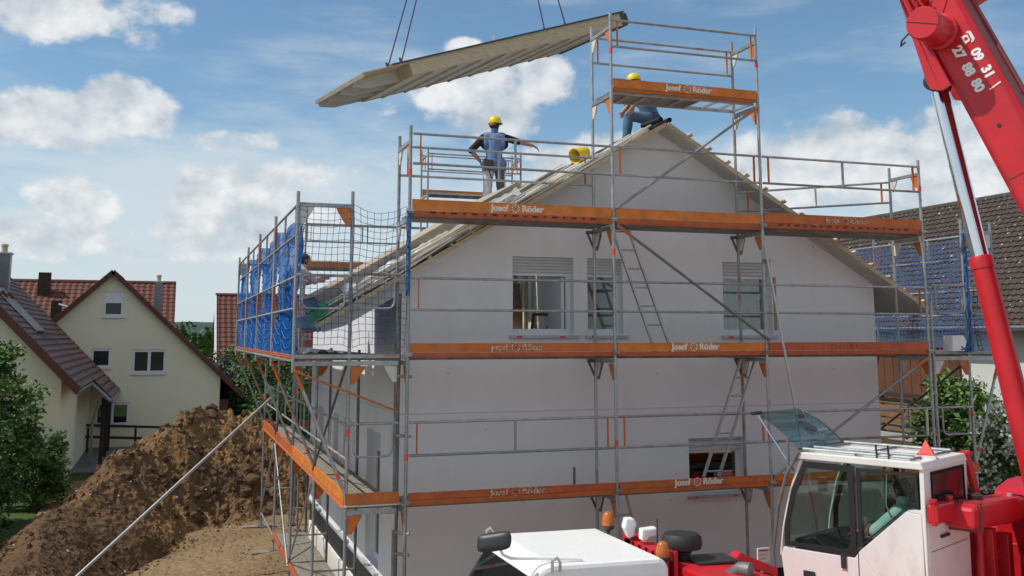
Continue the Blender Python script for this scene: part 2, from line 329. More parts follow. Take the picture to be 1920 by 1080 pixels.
def text_geom(txt, size, bold=0.0):
    cu = bpy.data.curves.new('txt', 'FONT'); cu.body = txt; cu.size = size; cu.align_x = 'CENTER'; cu.align_y = 'CENTER'; cu.offset = bold; cu.extrude = .002; cu.resolution_u = 4
    o = bpy.data.objects.new('txt', cu); col.objects.link(o); dg = bpy.context.evaluated_depsgraph_get(); dg.update()
    me = o.evaluated_get(dg).to_mesh(); vs = [v.co.copy() for v in me.vertices]; fs = [tuple(p.vertices) for p in me.polygons]
    o.evaluated_get(dg).to_mesh_clear(); bpy.data.objects.remove(o); bpy.data.curves.remove(cu); return vs, fs
def place_text(mb, geom, o, ex, ey):
    o, ex, ey = Vector(o), Vector(ex).normalized(), Vector(ey).normalized(); nz = ex.cross(ey)
    mb.add([o + ex*v.x + ey*v.y + nz*v.z for v in geom[0]], geom[1])

# ================================================================== GROUND
def far_ground():
    mb = MB()
    mb.add([(-5000,-5000,-.05),(5000,-5000,-.05),(5000,7000,-.05),(-5000,7000,-.05)], [(0,1,2,3)])
    struct(mb.build('ground', 'grass_ground'))
    mb = MB()
    def fn(u, v):
        x = -3.1+u*27.1; y = 8.2+v*27.8; z = .0
        z += .05*noise.noise((x*.6, y*.6, 0)) + .03*noise.noise((x*1.9, y*1.9, 3)) + .015*noise.noise((x*5, y*5, 7))
        # tyre ruts in the sandy strip beside the scaffold
        for k in (-.35, -1.25):
            c = k + .12*math.sin(y*.5)
            z -= .05*math.exp(-((x-c-.05*(y-24))/.16)**2)*(1+.5*math.sin(y*16))
        e = min(1, max(0, (36-y)/2), max(0, (x+3.1)/1.0), max(0, (24-x)/2), max(0, (y-8.2)/1.0)); return (x, y, z*min(1, e)+.01)
    mb.grid(fn, 260, 280); struct(mb.build('dirt_yard', 'soil_flat', smooth=True, fix=False))
    mb = MB(); mb.box(-9, 6, 38, 70, -.03, .03); struct(mb.build('paved_yard', 'pavers'))
    mb = MB(); mb.box(-60, 60, -40, 8.2, -.04, .03); struct(mb.build('bounce_ground', 'bounce_gravel'))  # unseen pale sheet added to bounce sunlight up onto the gable
    # hills on the horizon
    mb = MB()
    for (D0, H0, x0, x1, sd_) in ((2600, 62, -3000, 4200, 1),):
        def fn(u, v, D0=D0, H0=H0, x0=x0, x1=x1, sd_=sd_):
            x = x0+u*(x1-x0); h = H0*(.75+.35*noise.noise((x*.0009, sd_, 0)) + .05*noise.noise((x*.012, sd_, 4)))
            return (x, D0+v*900, -2 + h*math.sin(min(1, v*1.6)*math.pi/2))
        mb.grid(fn, 260, 14)
    struct(mb.build('hills', 'hill', smooth=True, fix=False))
far_ground()

def heap():
    # crest line of the spoil heap: x, y, height, half width towards the site, half width away
    crest = [(-2.5, 14.2, .35, 1.5, 2.0), (-2.75, 16.5, .48, 1.5, 2.0), (-2.55, 19, .75, 1.5, 1.9), (-2.15, 21.6, 1.05, 1.6, 1.7), (-1.5, 24.2, 1.42, 1.7, 1.9), (-.7, 27, 1.80, 2.2, 2.2), (.5, 29.6, 2.42, 3.0, 2.4), (1.6, 30.6, 2.50, 3.1, 2.2), (3.0, 31.2, 2.0, 3, 2.2), (4.6, 31.6, 1.5, 3, 2.2), (6.2, 31.8, .7, 3, 2)]
    P = [Vector((a, b)) for a, b, *_ in crest]
    def h(x, y):
        best = -9
        p = Vector((x, y))
        for i in range(len(P)-1):
            d = P[i+1]-P[i]; t = max(0, min(1, (p-P[i]).dot(d)/d.length_squared)); c = P[i]+d*t
            hc = crest[i][2]*(1-t)+crest[i+1][2]*t; side = d.x*(y-c.y)-d.y*(x-c.x)   # >0 left of the crest direction = away from the site
            w = (crest[i][4]*(1-t)+crest[i+1][4]*t) if side > 0 else (crest[i][3]*(1-t)+crest[i+1][3]*t)
            q = (p-c).length/w
            best = max(best, hc*(1-q)**1 if q < 1 else hc*(1-q)*.6)
        return best
    mb = MB(); nx, ny = 210, 340; X0, X1, Y0, Y1 = -6.5, 7.5, 12.5, 35.0
    def fn(u, v):
        x = X0+u*(X1-X0); y = Y0+v*(Y1-Y0)
        wx = x+.5*noise.noise((x*.7, y*.7, 5)); wy = y+.5*noise.noise((x*.7, y*.7, 9))
        b = h(wx, wy)
        k = max(0, min(1, (b+.25)/.5))
        rg = .32 + .50*max(0, min(1, (y-22.5)/5))
        z = b + k*rg*(.34*noise.noise((x*1.0, y*1.0, 1)) + .20*noise.noise((x*2.3, y*2.3, 2)) + .17*abs(noise.noise((x*4.2, y*4.2, 3))) + .10*noise.noise((x*8, y*8, 4)) + .05*noise.noise((x*15, y*15, 4)) + .13*(.5-noise.voronoi((x*1.9+.3*noise.noise((x*3, y*3, 0)), y*1.9, 0))[0][0]) + .13*(.45-noise.voronoi((x*4.6, y*4.6, 2))[0][0]))
        return (x, y, max(z, -.12))
    mb.grid(fn, nx, ny)
    root = thing('soil_heap', 'long heap of excavated brown earth left of the scaffolded house', 'soil heap', (0, 27, 0))
    o = mb.build('mound', 'soil_heap', root, fix=False); o['label'] = 'mound of loose brown earth'
    # separate clods lying on the heap
    protos = []
    for k in range(8):
        bm = bmesh.new(); bmesh.ops.create_icosphere(bm, subdivisions=2, radius=1); q_ = random.Random(k)
        for v in bm.verts:
            c = v.co.copy(); f = 1 + .45*noise.noise(c*1.5+Vector((k*7, 0, 0))) + .30*noise.noise(c*3.2+Vector((k*5, 2, 0))) + q_.uniform(-.06, .06); v.co = Vector((c.x*f, c.y*f*.8, c.z*f*.62))
        me = bpy.data.meshes.new('clod'); bm.to_mesh(me); bm.free(); me.materials.append(MATS['clod']); protos.append(me)
    rr_ = random.Random(3); n = 0; tries = 0
    while n < 290 and tries < 8000:
        tries += 1
        if rr_.random() < .72: x = rr_.uniform(-1.2, 4.5); y = rr_.uniform(26, 31.2)
        else: x = rr_.uniform(-4, .5); y = rr_.uniform(14, 27)
        b = h(x, y)
        if b < .05: continue
        zz = fn((x-X0)/(X1-X0), (y-Y0)/(Y1-Y0))[2]
        s_ = rr_.uniform(.04, .12) if rr_.random() < .80 else rr_.uniform(.12, .25)
        if x < .5 and y < 25: s_ *= .55
        c = bpy.data.objects.new('clod', protos[rr_.randrange(8)]); col.objects.link(c); c.parent = root
        c.location = Vector((x, y-27, zz+s_*.12)); c.scale = (s_, s_, s_); c.rotation_euler = (rr_.uniform(0, 6), rr_.uniform(0, 6), rr_.uniform(0, 6)); n += 1
    # fine crumbs and pebbles on heap and yard
    mb = MB()
    for k in range(9300):
        if k < 8400:
            x = rr_.uniform(-5, 5); y = rr_.uniform(13.5, 32); b = h(x, y)
            if b < -.1: continue
        else: x = rr_.uniform(-1.5, 3); y = rr_.uniform(17, 27)
        z = max(fn((x-X0)/(X1-X0), (y-Y0)/(Y1-Y0))[2], .015); s_ = rr_.uniform(.012, .055) if k < 8400 else rr_.uniform(.008, .028)
        a = rr_.uniform(0, 6); ca, sa = math.cos(a)*s_, math.sin(a)*s_
        mb.cur = 0 if rr_.random() < .985 else 1
        mb.add([(x+ca, y+sa, z), (x-sa, y+ca, z+.2*s_), (x-ca, y-sa, z), (x+sa, y-ca, z-.1*s_), (x, y, z+s_*.9), (x, y, z-s_*.5)], [(0,1,4),(1,2,4),(2,3,4),(3,0,4),(1,0,5),(2,1,5),(3,2,5),(0,3,5)])
    stuff(mb.build('crumbs', ['clod', 'concrete'], root, fix=False))
heap()

# ================================================================== THE HOUSE UNDER CONSTRUCTION
HX0, HX1, HY0, HY1, RX = 3.27, 11.82, 14.75, 24.5, 7.56
def zu(x): return 8.07 - .589*abs(x-RX)          # underside of the roof
def wall_prisms(mb, u0, u1, zb, ztop, holes, breaks, P, ext):
    us = sorted(set([u0, u1] + [b for b in breaks if u0 < b < u1] + [h[0] for h in holes] + [h[1] for h in holes]))
    for a, b in zip(us, us[1:]):
        hs = sorted([h for h in holes if h[0] <= a+1e-6 and h[1] >= b-1e-6], key=lambda h: h[2]); z = zb
        for h in hs:
            mb.prism([P(a, z), P(b, z), P(b, h[2]), P(a, h[2])], ext); z = h[3]
        mb.prism([P(a, z), P(b, z), P(b, ztop(b)), P(a, ztop(a))], ext)
house = thing('new_house', 'white plastered gabled house under construction inside the scaffolding', 'house', (HX0, HY0, 0))
GW = [(5.03, 6.06, 4.68, 5.89), (6.30, 6.92, 4.68, 5.89), (8.77, 9.72, 4.68, 5.89), (8.05, 9.07, 2.12, 3.0)]
mb = MB(); wall_prisms(mb, HX0, HX1, .88, zu, GW, [RX], lambda u, z: (u, HY0, z), (0, .3, 0)); mb.build('gable_wall', 'plaster', house, fix=True)
LW = [(16.15, 17.3, .98, 3.1), (18.9, 19.75, .98, 3.1), (20.35, 20.95, 1.7, 3.1), (22.4, 23.2, .98, 3.1)]
mb = MB(); wall_prisms(mb, HY0+.3, HY1, .88, lambda u: 5.52, LW, [], lambda u, z: (HX0, u, z), (.3, 0, 0)); o = mb.build('side_wall', 'plaster', house)
mb = MB(); wall_prisms(mb, HY0+.3, HY1, .88, lambda u: 5.52, [(17, 18.2, 4.7, 5.4)], [], lambda u, z: (HX1-.3, u, z), (.3, 0, 0)); mb.build('side_wall', 'plaster', house)
mb = MB(); wall_prisms(mb, HX0+.3, HX1-.3, .88, lambda u: zu(u)-.03, [], [RX], lambda u, z: (u, HY1-.3, z), (0, .3, 0)); mb.build('rear_wall', 'plaster', house)
mb = MB(); mb.box(HX0+.03, HX1-.03, HY0+.03, HY1-.03, -.1, .878); mb.build('basement_wall', 'bitumen', house)
mb = MB(); mb.box(HX0-.02, HX0+.028, HY0+.2, HY1-.3, -.05, .42); mb.build('drainage_board', 'wood_white', house)
for z in (3.50, 6.44):
    w = [(HX0, HX1)] if z < 5 else [(5.0, 10.1)]
    for a, b in w: mb = MB(); mb.box(a, b, HY0-.004, HY0+.01, z-.007, z+.007); mb.build('joint_profile', 'shutter', house)
mb = MB(); mb.box(HX0-.004, HX0+.01, HY0, HY1, 3.493, 3.507); mb.build('joint_profile', 'shutter', house)
for (x0, x1, y0, y1, z0, z1, m, n) in ((HX0+.3, HX1-.3, HY0+.3, HY1-.3, 4.02, 4.2, 'concrete', 'floor_slab'), (HX0+.3, HX1-.3, HY0+.3, HY1-.3, .9, 1.0, 'concrete', 'floor_slab'),
        (4.3, 6.18, 18.2, 18.32, 4.2, 5.95, 'room_wall', 'partition'), (6.18, 6.3, 15.06, 18.32, 4.2, 6.2, 'room_wall', 'partition'), (6.3, 10.5, 18.2, 18.32, 4.2, 5.95, 'room_teal', 'partition'),
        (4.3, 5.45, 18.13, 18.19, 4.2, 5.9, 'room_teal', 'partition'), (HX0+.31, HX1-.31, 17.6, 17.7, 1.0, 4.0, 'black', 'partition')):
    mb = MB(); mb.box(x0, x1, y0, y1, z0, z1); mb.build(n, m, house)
mb = MB(); mb.box(5.47, 5.98, 18.08, 18.19, 4.2, 5.94); d = mb.build('door', 'door_olive', house)
mb = MB(); mb.box(5.92, 5.985, 18.06, 18.075, 4.2, 5.93); mb.build('door_edge', 'black', d); MB().tube([(5.83, 18.02, 5.2), (5.70, 18.02, 5.2)], .012, 6).build('handle', 'galv_dark', d)
def window(x0, x1, z0, z1, shutter, divide, glassm, open_right=False):
    w = MB(); y = HY0+.16; f = .06
    w.box(x0, x0+f, y, y+.07, z0, z1-shutter); w.box(x1-f, x1, y, y+.07, z0, z1-shutter); w.box(x0+f, x1-f, y, y+.07, z0, z0+.08); w.box(x0+f, x1-f, y, y+.07, z1-shutter-.05, z1-shutter)
    if divide: w.box((x0+x1)/2-.05, (x0+x1)/2+.05, y, y+.07, z0+.08, z1-shutter-.05)
    o = w.build('window', 'pvc', house)
    s = MB(); n = max(2, round(shutter/.05))
    for k in range(n):
        za = z1-shutter + k*shutter/n; s.box(x0+.003, x1-.003, HY0+.09+.004*(k % 2), HY0+.15, za+.003, za+shutter/n-.003)
    s.build('roller_shutter', 'shutter', o)
    if glassm: MB().box(x0+f, x1-f, y+.03, y+.034, z0+.08, z1-shutter-.05).build('pane', glassm, o)
    MB().box(x0-.05, x1+.07, HY0-.06, HY0+.155, z0-.065, z0-.02).build('sill', 'sill', o)
    for k in ((.06,) if x1-x0 < .8 else (.05, .75)):
        xx = x0+k*(x1-x0); MB().box(xx, xx+.09, HY0-.064, HY0-.0605, z0-.06, z0-.028).build('sill_tab', 'tape_red', o)
    return o
w1 = window(*GW[0], .24, False, None); w2 = window(*GW[1], .24, False, 'glass'); w3 = window(*GW[2], .22, False, 'glass'); w4 = window(*GW[3], .2, False, 'win_dark')
mb = MB(); mb.box(5.94, 5.99, HY0+.24, HY0+1.0, 4.7, 5.58); mb.build('open_sash', 'pvc', w1)
mb = MB(); mb.prism([(6.86, HY0+.24, 4.75), (6.86, HY0+.8, 4.75), (6.86, HY0+.8, 5.56), (6.86, HY0+.24, 5.56)], (.05, 0, 0)); mb.build('open_sash', 'pvc', w2)
def curt(u, v):
    x = 8.8+u*.92; return (x, HY0+.42+.03*math.sin(u*46)+.01*math.sin(u*19), 4.3+v*1.5)
MB().grid(curt, 120, 6).build('curtain', 'curtain', w3, smooth=True, fix=False)
MB().box(9.745, 9.80, HY0-.01, HY0+.02, 4.75, 5.65).build('trim_board', 'osb', w3)
for (a, b, z0, z1) in LW:                               # tall windows in the side wall
    w = MB(); x = HX0+.15; f = .07
    w.box(x, x+.07, a, a+f, z0, z1-.3); w.box(x, x+.07, b-f, b, z0, z1-.3); w.box(x, x+.07, a+f, b-f, z0, z0+.09); w.box(x, x+.07, a+f, b-f, z1-.36, z1-.3)
    o = w.build('window', 'pvc', house); MB().box(x+.03, x+.034, a+f, b-f, z0+.09, z1-.36).build('pane', 'win_dark', o)
    MB().box(HX0+.08, HX0+.14, a+.003, b-.003, z1-.3, z1).build('roller_shutter', 'shutter', o); MB().box(HX0-.08, HX0+.148, a-.04, b+.04, z0-.06, z0-.015).build('sill', 'foil', o)
MB().box(HX0-.03, HX0+.03, HY0+.32, HY1-.1, .85, .9).build('base_profile', 'sill', house)

# ---- roof: left slope has only its first panel, right slope is closed
SL = math.sqrt(1+.589**2); NRM = Vector((-.589, 0, 1)).normalized(); UPD = Vector((1, 0, .589)).normalized()
def lp(x, y, h): return Vector((x, y, zu(x))) + NRM*h         # point h above the left underside
def slope_box(mb, x0, x1, y0, y1, h0, h1): mb.obox(lp(x0, y0, h0), lp(x1, y0, h0)-lp(x0, y0, h0), (0, y1-y0, 0), NRM*(h1-h0))
pan = MB(); slope_box(pan, 2.02, RX-.01, 14.345, 16.9, 0, .045); slope_box(pan, 2.2, 5.3, 14.80, 16.9, .046, .37); slope_box(pan, 5.302, RX-.01, 14.62, 16.9, .046, .07); pan = pan.build('roof_panel', 'soffit', house); pan['label'] = 'first left roof panel with beige membrane and loose battens'
mb = MB(); slope_box(mb, 1.95, RX, 14.30, 14.34, -.012, .05); mb.build('verge_board', 'wood_pale', pan)
mb = MB(); slope_box(mb, 2.17, 5.33, 14.77, 16.9, .372, .385); slope_box(mb, 2.17, 5.33, 14.77, 14.795, .05, .371); slope_box(mb, 5.335, RX, 14.60, 16.9, .072, .080); mb.build('membrane', 'membrane', pan)
mb = MB(); slope_box(mb, 1.96, 2.015, 14.36, 16.9, .0, .2); mb.build('eave_board', 'tail_grey', pan)
mb = MB(); slope_box(mb, 2.04, RX-.02, 14.345, 14.76, .047, .052); mb.build('gap_shade', 'felt', pan)  # dark sheet added to stand for the shade in the batten gaps
rr_ = random.Random(11)
def fo(u, v):
    x = 2.5+u*2.75; return lp(x, 14.56+.06*math.sin(u*13)+v*(.20-.05*math.sin(u*9)), .17+.11*v+.09*noise.noise((x*2.2, v*3, 1))+.06*noise.noise((x*7, v*6, 2)))
MB().grid(fo, 90, 10).build('foil_sheet', 'foil', pan, smooth=True, fix=False)
for k in range(46):                                       # loose counter battens stacked along the verge
    x0 = 2.03 + rr_.uniform(0, 4.4); ln = rr_.uniform(.9, 2.4); lay = k % 5; y = 14.285+.045*(k*3 % 7)+rr_.uniform(0, .02); h = .062+.038*(lay if x0 < 4.2 else lay % 2)
    a = lp(x0, y, h+.012); b = lp(min(RX-.25, x0+ln), min(14.62, max(14.27, y+rr_.uniform(-.16, .16))), max(.066, h+.012+rr_.uniform(-.06, .08))); mb = MB(); mb.bar(a, b, .05, .022, NRM); mb.build('batten', 'wood_white' if k % 4 else 'wood_batten', pan)
for k in range(16):                                       # cross battens near the verge
    x = 2.3+k*.33; mb = MB(); mb.bar(lp(x, 14.29, .066), lp(x+rr_.uniform(-.03, .03), 14.60, .066), .05, .03, NRM); mb.build('cross_batten', 'wood_batten', pan)
for y in (14.6, 15.15, 15.7, 16.25, 16.8):
    mb = MB(); p = [lp(2.02, y-.03, -.005), lp(3.24, y-.03, -.005), lp(3.24, y-.03, -.2), lp(2.3, y-.03, -.2), lp(2.02, y-.03, -.12)]; mb.prism(p, (0, .06, 0)); mb.build('rafter_tail', 'tail_grey', pan)
mb = MB(); mb.grid(lambda u, v: lp(1.94+u*.3, 14.28+v*.32, .23+.03*math.sin(u*5+v*4)), 8, 8); mb.grid(lambda u, v: lp(1.94, 14.28, .23)+Vector((u*.26, -.01+.02*math.sin(u*8), u*.15-v*.16)), 8, 6); mb.build('green_cover', 'green_tarp', pan, smooth=True, fix=False)
NR = Vector((.589, 0, 1)).normalized()
def rp(x, y, h): return Vector((x, y, zu(x))) + NR*h
def rbox(mb, x0, x1, y0, y1, h0, h1): mb.obox(rp(x0, y0, h0), rp(x1, y0, h0)-rp(x0, y0, h0), (0, y1-y0, 0), NR*(h1-h0))
mb = MB(); rbox(mb, RX, 12.66, 14.40, 24.9, .022, .085); rf = mb.build('roof', 'membrane', house); rf['label'] = 'closed right roof slope'
for k in range(3): mb = MB(); rbox(mb, RX+.02, 12.66, 14.33+k*.145, 14.468+k*.145, 0, .018+.002*(k % 2)); mb.build('soffit_board', 'soffit', rf)
for k in range(8): mb = MB(); x = 11.83+k*.104; rbox(mb, x, x+.1, 14.772, 24.9, .002, .02); mb.build('soffit_board', 'soffit', rf)
mb = MB(); rbox(mb, RX, 12.72, 14.30, 14.326, -.012, .06); mb.build('verge_board', 'wood_pale', rf)
mb = MB(); rbox(mb, 12.662, 12.70, 14.34, 24.9, -.01, .095); mb.build('eave_board', 'wood_pale', rf)
for k in range(14):
    x = RX+.35+k*.35; mb = MB(); rbox(mb, x, x+.055, 14.28, 24.8, .088, .12); mb.build('batten', 'wood_batten', rf)
mb = MB()
for dx, s in ((-.10, 1), (.06, 1)): mb.tube([(RX+dx, 14.33, 8.17), (RX+dx*1.3, 14.95, 8.18)], .042, 10)
mb.build('ridge_roll', 'felt_black', house, smooth=True)
mb = MB(); mb.grid(lambda u, v: lp(6.75+u*.74, 14.45+v*1.6, .088+.025*abs(math.sin(u*9))), 24, 8); mb.build('felt_strip', 'felt_black', pan, smooth=True, fix=False)

for k, (x, z) in enumerate(((3.9, 6.05), (7.4, 5.35), (10.6, 6.2), (4.0, 4.1), (7.5, 4.05), (10.9, 4.08), (5.2, 2.15), (7.7, 2.05), (10.2, 3.2), (4.6, 3.25))):
    MB().lathe((x, HY0-.004, z), [(.018, 0), (.014, .003)], 10, (0, 1, 0)).build('anchor_plug', 'shutter', house)
# things inside and on the house
tr = thing('trestle', 'folding red brown wooden trestle seen through the open upper window', 'trestle', (5.85, 15.7, 4.2))
for s in (-.14, .14):
    for (a, b) in ((-.12, 0), (.12, 0)):
        MB().bar((5.85+s*1.0+a, 15.6, 4.2), (5.85+s+b, 15.65, 5.0), .05, .03, (0, 1, 0)).build('leg', 'timber_brown' if a < 0 else 'osb', tr)
MB().box(5.70, 6.0, 15.6, 15.66, 4.98, 5.03).build('top_bar', 'timber_brown', tr)
ob = MB(); ob.obox((5.72, 17.2, 4.2), (.42, .12, 0), (0, .018, 0), (0, .25, 1.42)); tag(ob.build('board', 'osb', None, off=(5.9, 17.2, 4.2)), 'tan chipboard sheet leaning inside behind the upper window', 'board')
bg = MB(); bg.lathe((5.08, 16.3, 4.2), [(.10, 0), (.12, .1), (.11, .6), (.13, .95), (.06, 1.0)], 12); tag(bg.build('black_bag', 'black', None, smooth=True, off=(5.08, 16.3, 4.2)), 'tall black sack standing inside the open upper window', 'sack')
bo = MB(); bo.box(6.64, 6.73, 15.4, 15.43, 4.6, 5.5); tag(bo.build('upright_bar', 'orange', None, off=(6.7, 15.4, 4.6)), 'orange bar standing upright behind the narrow upper window', 'bar')
pf = thing('work_platform', 'plank platform on posts behind the roof panel under the standing worker', 'platform', (5.5, 17.3, 4.2))
for x in (4.95, 6.05):
    for y in (17.02, 17.6): MB().box(x-.04, x+.04, y-.04, y+.04, 4.2, 6.82).build('post', 'wood_batten', pf)
for k in range(3): MB().box(4.8, 6.2, 16.96+k*.25, 17.2+k*.25, 6.822, 6.87).build('plank', 'deck_wood', pf)

bk = thing('bucket', 'yellow plastic bucket tipped over on the roof slope', 'bucket', (6.2, 15.0, 7.5))
c = lp(6.36, 14.85, .27); ax = Vector((-.75, -.35, -.30)).normalized()
prof = [(.095, 0), (.105, .01), (.125, .27), (.132, .275), (.132, .29), (.12, .29), (.112, .25), (.092, .02)]
MB().lathe(c-ax*.17, prof, 24, ax).build('pail', 'bucket_yellow', bk, smooth=True)
d_, u_, w_ = basis(ax); MB().grid(lambda u, v: c-ax*.17+d_*(.10+v*.11)+(u_*math.cos(3.4+u*1.3)+w_*math.sin(3.4+u*1.3))*(.1165+.0085*v), 10, 4).build('label_sticker', 'paper', bk, fix=False)
MB().tube([c+d_*.11+u_*.13, c+d_*.07-w_*.17, c+d_*.11-u_*.13], .004, 6).build('bail_handle', 'galv', bk)

# ================================================================== ROOF PANEL HANGING FROM THE CRANE
PO = Vector((3.98, 17.62, 9.68)); E1 = Vector((.979, .206, .361)).normalized(); E2 = Vector((-.206, .979, 0)).normalized(); EN = E1.cross(E2).normalized()
def pp(s, t, h): return PO + E1*s + E2*t + EN*h
hp = thing('hanging_roof_panel', 'prefabricated timber roof panel hanging in the air from crane ropes', 'roof panel', tuple(pp(2.3, 1.25, -.2)))
def pbox(s0, s1, t0, t1, h0, h1, name, m, parent): return MB().obox(pp(s0, t0, h0), E1*(s1-s0), E2*(t1-t0), EN*(h1-h0)).build(name, m, parent)
pbox(0, 5.2, 0, .06, -.245, -.001, 'edge_beam', 'wood_pale', hp); pbox(0, 5.2, 2.47, 2.53, -.245, -.001, 'edge_beam', 'wood_pale', hp)
pbox(.0, .06, .062, 2.468, -.24, -.002, 'end_board', 'wood_pale', hp); pbox(5.14, 5.2, .062, 2.468, -.24, -.002, 'end_board', 'wood_pale', hp)
pbox(.062, 5.138, .062, 2.468, -.23, -.215, 'ceiling_sheet', 'panel_sheet', hp)
pbox(-.95, 5.2, -.01, 2.54, .001, .022, 'deck_sheet', 'wood_pale', hp)
pbox(-.35, 5.32, -.03, 2.56, .024, .055, 'roofing_felt', 'felt', hp)
MB().prism([pp(5.2, -.02, .02), pp(5.36, -.02, .0), pp(5.38, -.02, -.22), pp(5.3, -.02, -.27), pp(5.205, -.02, -.25)], E2*2.55).build('ridge_flap', 'felt', hp)
for k in range(9): s = .45+k*.55; pbox(s, s+.05, .03, 2.5, -.272, -.247, 'batten', 'wood_batten', hp)
for t in (.62, 1.25, 1.88, 2.46):
    MB().prism([pp(-.93, t, -.001), pp(-.002, t, -.001), pp(-.002, t, -.22), pp(-.62, t, -.21), pp(-.93, t, -.13)], E2*.06).build('rafter_tail', 'tail_grey', hp)
pbox(-.97, -.952, -.01, 2.54, -.06, .02, 'eave_board', 'wood_batten', hp)
for k, (s, t) in enumerate(((2.35, .5), (2.8, .7))): pbox(s, s+.9-.3*k, t, t+.05, .057, .12, 'loose_lath', 'wood_white', hp)
pbox(2.3, 2.33, .52, .55, .057, .23, 'upright_lath', 'wood_white', hp)
HOOK = Vector((5.15, 17.0, 16.2))
sl = thing('rope_slings', 'four dark red ropes lifting the hanging roof panel', 'rope', tuple(HOOK))
for s, t in ((-.28, .35), (-.10, .12), (3.55, .5), (4.0, .35)):
    a = pp(s, t, .04) if s > 0 else pp(s, t, .05); b = HOOK
    pts = [a.lerp(b, k/12) for k in range(13)]; o = MB().tube(pts, .013, 8).build('rope', 'rope', sl)
    MB().tube([a, a+EN*.10], .024, 8).build('lifting_eye', 'galv_dark', o)
    if s < 0: q = a.lerp(b, .205 if s < -.2 else .20); MB().lathe(q, [(.01, -.05), (.035, -.03), (.035, .03), (.01, .05)], 8, (b-a)).build('shackle', 'rope', o)
MB().lathe(HOOK, [(.05, 0), (.14, .06), (.16, .3), (.08, .5), (.03, .52)], 16).build('hook_block', 'plastic_dark', sl)
MB().tube([HOOK+Vector((0, 0, .5)), (5.95, 17.0, 26.6)], .012, 6).build('hoist_cable', 'galv_dark', sl)

# ================================================================== SCAFFOLDING
Z0, Z1, Z2, Z3, Z4 = .40, 2.40, 4.37, 6.36, 8.40          # deck levels
PXS = [3.11, 6.24, 8.83, 11.95]
TXT_J = text_geom('Josef', .132, .0028); TXT_R = text_geom('Röder', .132, .0028)
def post(par, x, y, z0, z1, m='galv', tape=None, base=True):
    mb = MB(); mb.tube([(x, y, z0), (x, y, z1)], .0245, 12)
    for z in (Z1-.12, Z2-.12, Z3-.12, Z4-.12):
        if z0+.2 < z < z1-.2: mb.tube([(x, y, z-.07), (x, y, z+.07)], .029, 12)
    o = mb.build('post', m, par, smooth=True)
    for t in (tape or []): MB().tube([(x, y, t-.045), (x, y, t+.045)], .0285, 12).build('tape', 'tape_red', o, smooth=True)
    if base and z0 < .6:
        b = MB(); b.box(x-.075, x+.075, y-.075, y+.075, z0-.012, z0); b.tube([(x, y, z0), (x, y, z0+.25)], .019, 8); b.lathe((x, y, z0+.2), [(.05, 0), (.05, .03)], 8); b.build('base_plate', 'galv_dark', o)
    return o
def clamp(par, p, m='galv_rust'):
    mb = MB(); x, y, z = p; mb.box(x-.045, x+.045, y-.04, y+.04, z-.03, z+.03); mb.tube([(x-.06, y-.05, z), (x+.06, y-.05, z)], .011, 6); mb.tube([(x+.05, y-.06, z), (x+.05, y+.05, z)], .012, 6); return mb.build('clamp', m, par)
def guard(par, a, b, zt, zb, posts=(.035, .5, .965), mats=('orange_post', 'galv', 'orange_post'), r=.019, m='galv'):
    a, b = Vector((a[0], a[1], 0)), Vector((b[0], b[1], 0)); d = b-a
    for z in (zt, zb): T('guard_rail', par, (a.x, a.y, z), (b.x, b.y, z), r, m if random.random() < .75 else 'galv_rust')
    for f, mm in zip(posts, mats):
        if mm is None: continue
        p = a+d*f; MB().bar((p.x, p.y, zb+.012), (p.x, p.y, zt-.012), .042 if 'orange' in mm else .03, .014 if 'orange' in mm else .03, d).build('rail_strut', mm, par)
def u_frame(par, a, b, zt, zb, m='galv'):          # rounded end guard: top bar and a U loop below it
    a, b = Vector(a), Vector(b); d = b-a; L = d.length; d.normalize()
    T('end_rail', par, (a.x, a.y, zt), (b.x, b.y, zt), .021, 'galv_rust')
    pts = []
    for k in range(5): an = math.pi/2*k/4; pts.append((L*.12+.09-.09*math.cos(an), zb+.09-.09*math.sin(an)))
    loop = [(L*.12, zt)] + pts + [(L-x_, z_) for x_, z_ in reversed(pts)] + [(L*.88, zt)]
    MB().tube([(a.x+d.x*x_, a.y+d.y*x_, z_) for x_, z_ in loop], .015, 8).build('end_loop', m, par, smooth=True)
def gusset(par, x, y, z, dx, dy, m, s=.2):
    d = Vector((dx, dy, 0)).normalized(); n = Vector((-d.y, d.x, 0))*.012; o = Vector((x, y, z))
    MB().prism([o-n, o-n+d*s, o-n+d*s*.9+Vector((0, 0, -.05)), o-n+d*.06+Vector((0, 0, -s*1.2)), o-n+Vector((0, 0, -s*1.2))], n*2).build('gusset', m, par)
def logo(mb, c, ex, ey, r=.062):
    c, ex, ey = Vector(c), Vector(ex).normalized(), Vector(ey).normalized(); nz = ex.cross(ey)
    def ring(r0, r1, a0, a1, n):
        for k in range(n):
            t0 = a0+(a1-a0)*k/n; t1 = a0+(a1-a0)*(k+1)/n; P = lambda rr, t: c+ex*rr*math.cos(t)+ey*rr*math.sin(t)
            mb.prism([P(r0, t0), P(r1, t0), P(r1, t1), P(r0, t1)], nz*.004)
    for k in range(6): ring(r*.78, r, k*math.pi/3+.12, (k+1)*math.pi/3-.12, 4)
    for a in (0, math.pi/2):
        u = ex*math.cos(a)+ey*math.sin(a); w = ex*-math.sin(a)+ey*math.cos(a); mb.obox(c-u*r*.42-w*r*.1, u*r*.84, w*r*.2, nz*.004)
    ring(.0, r*.25, math.pi*.25, math.pi*2.25, 8)
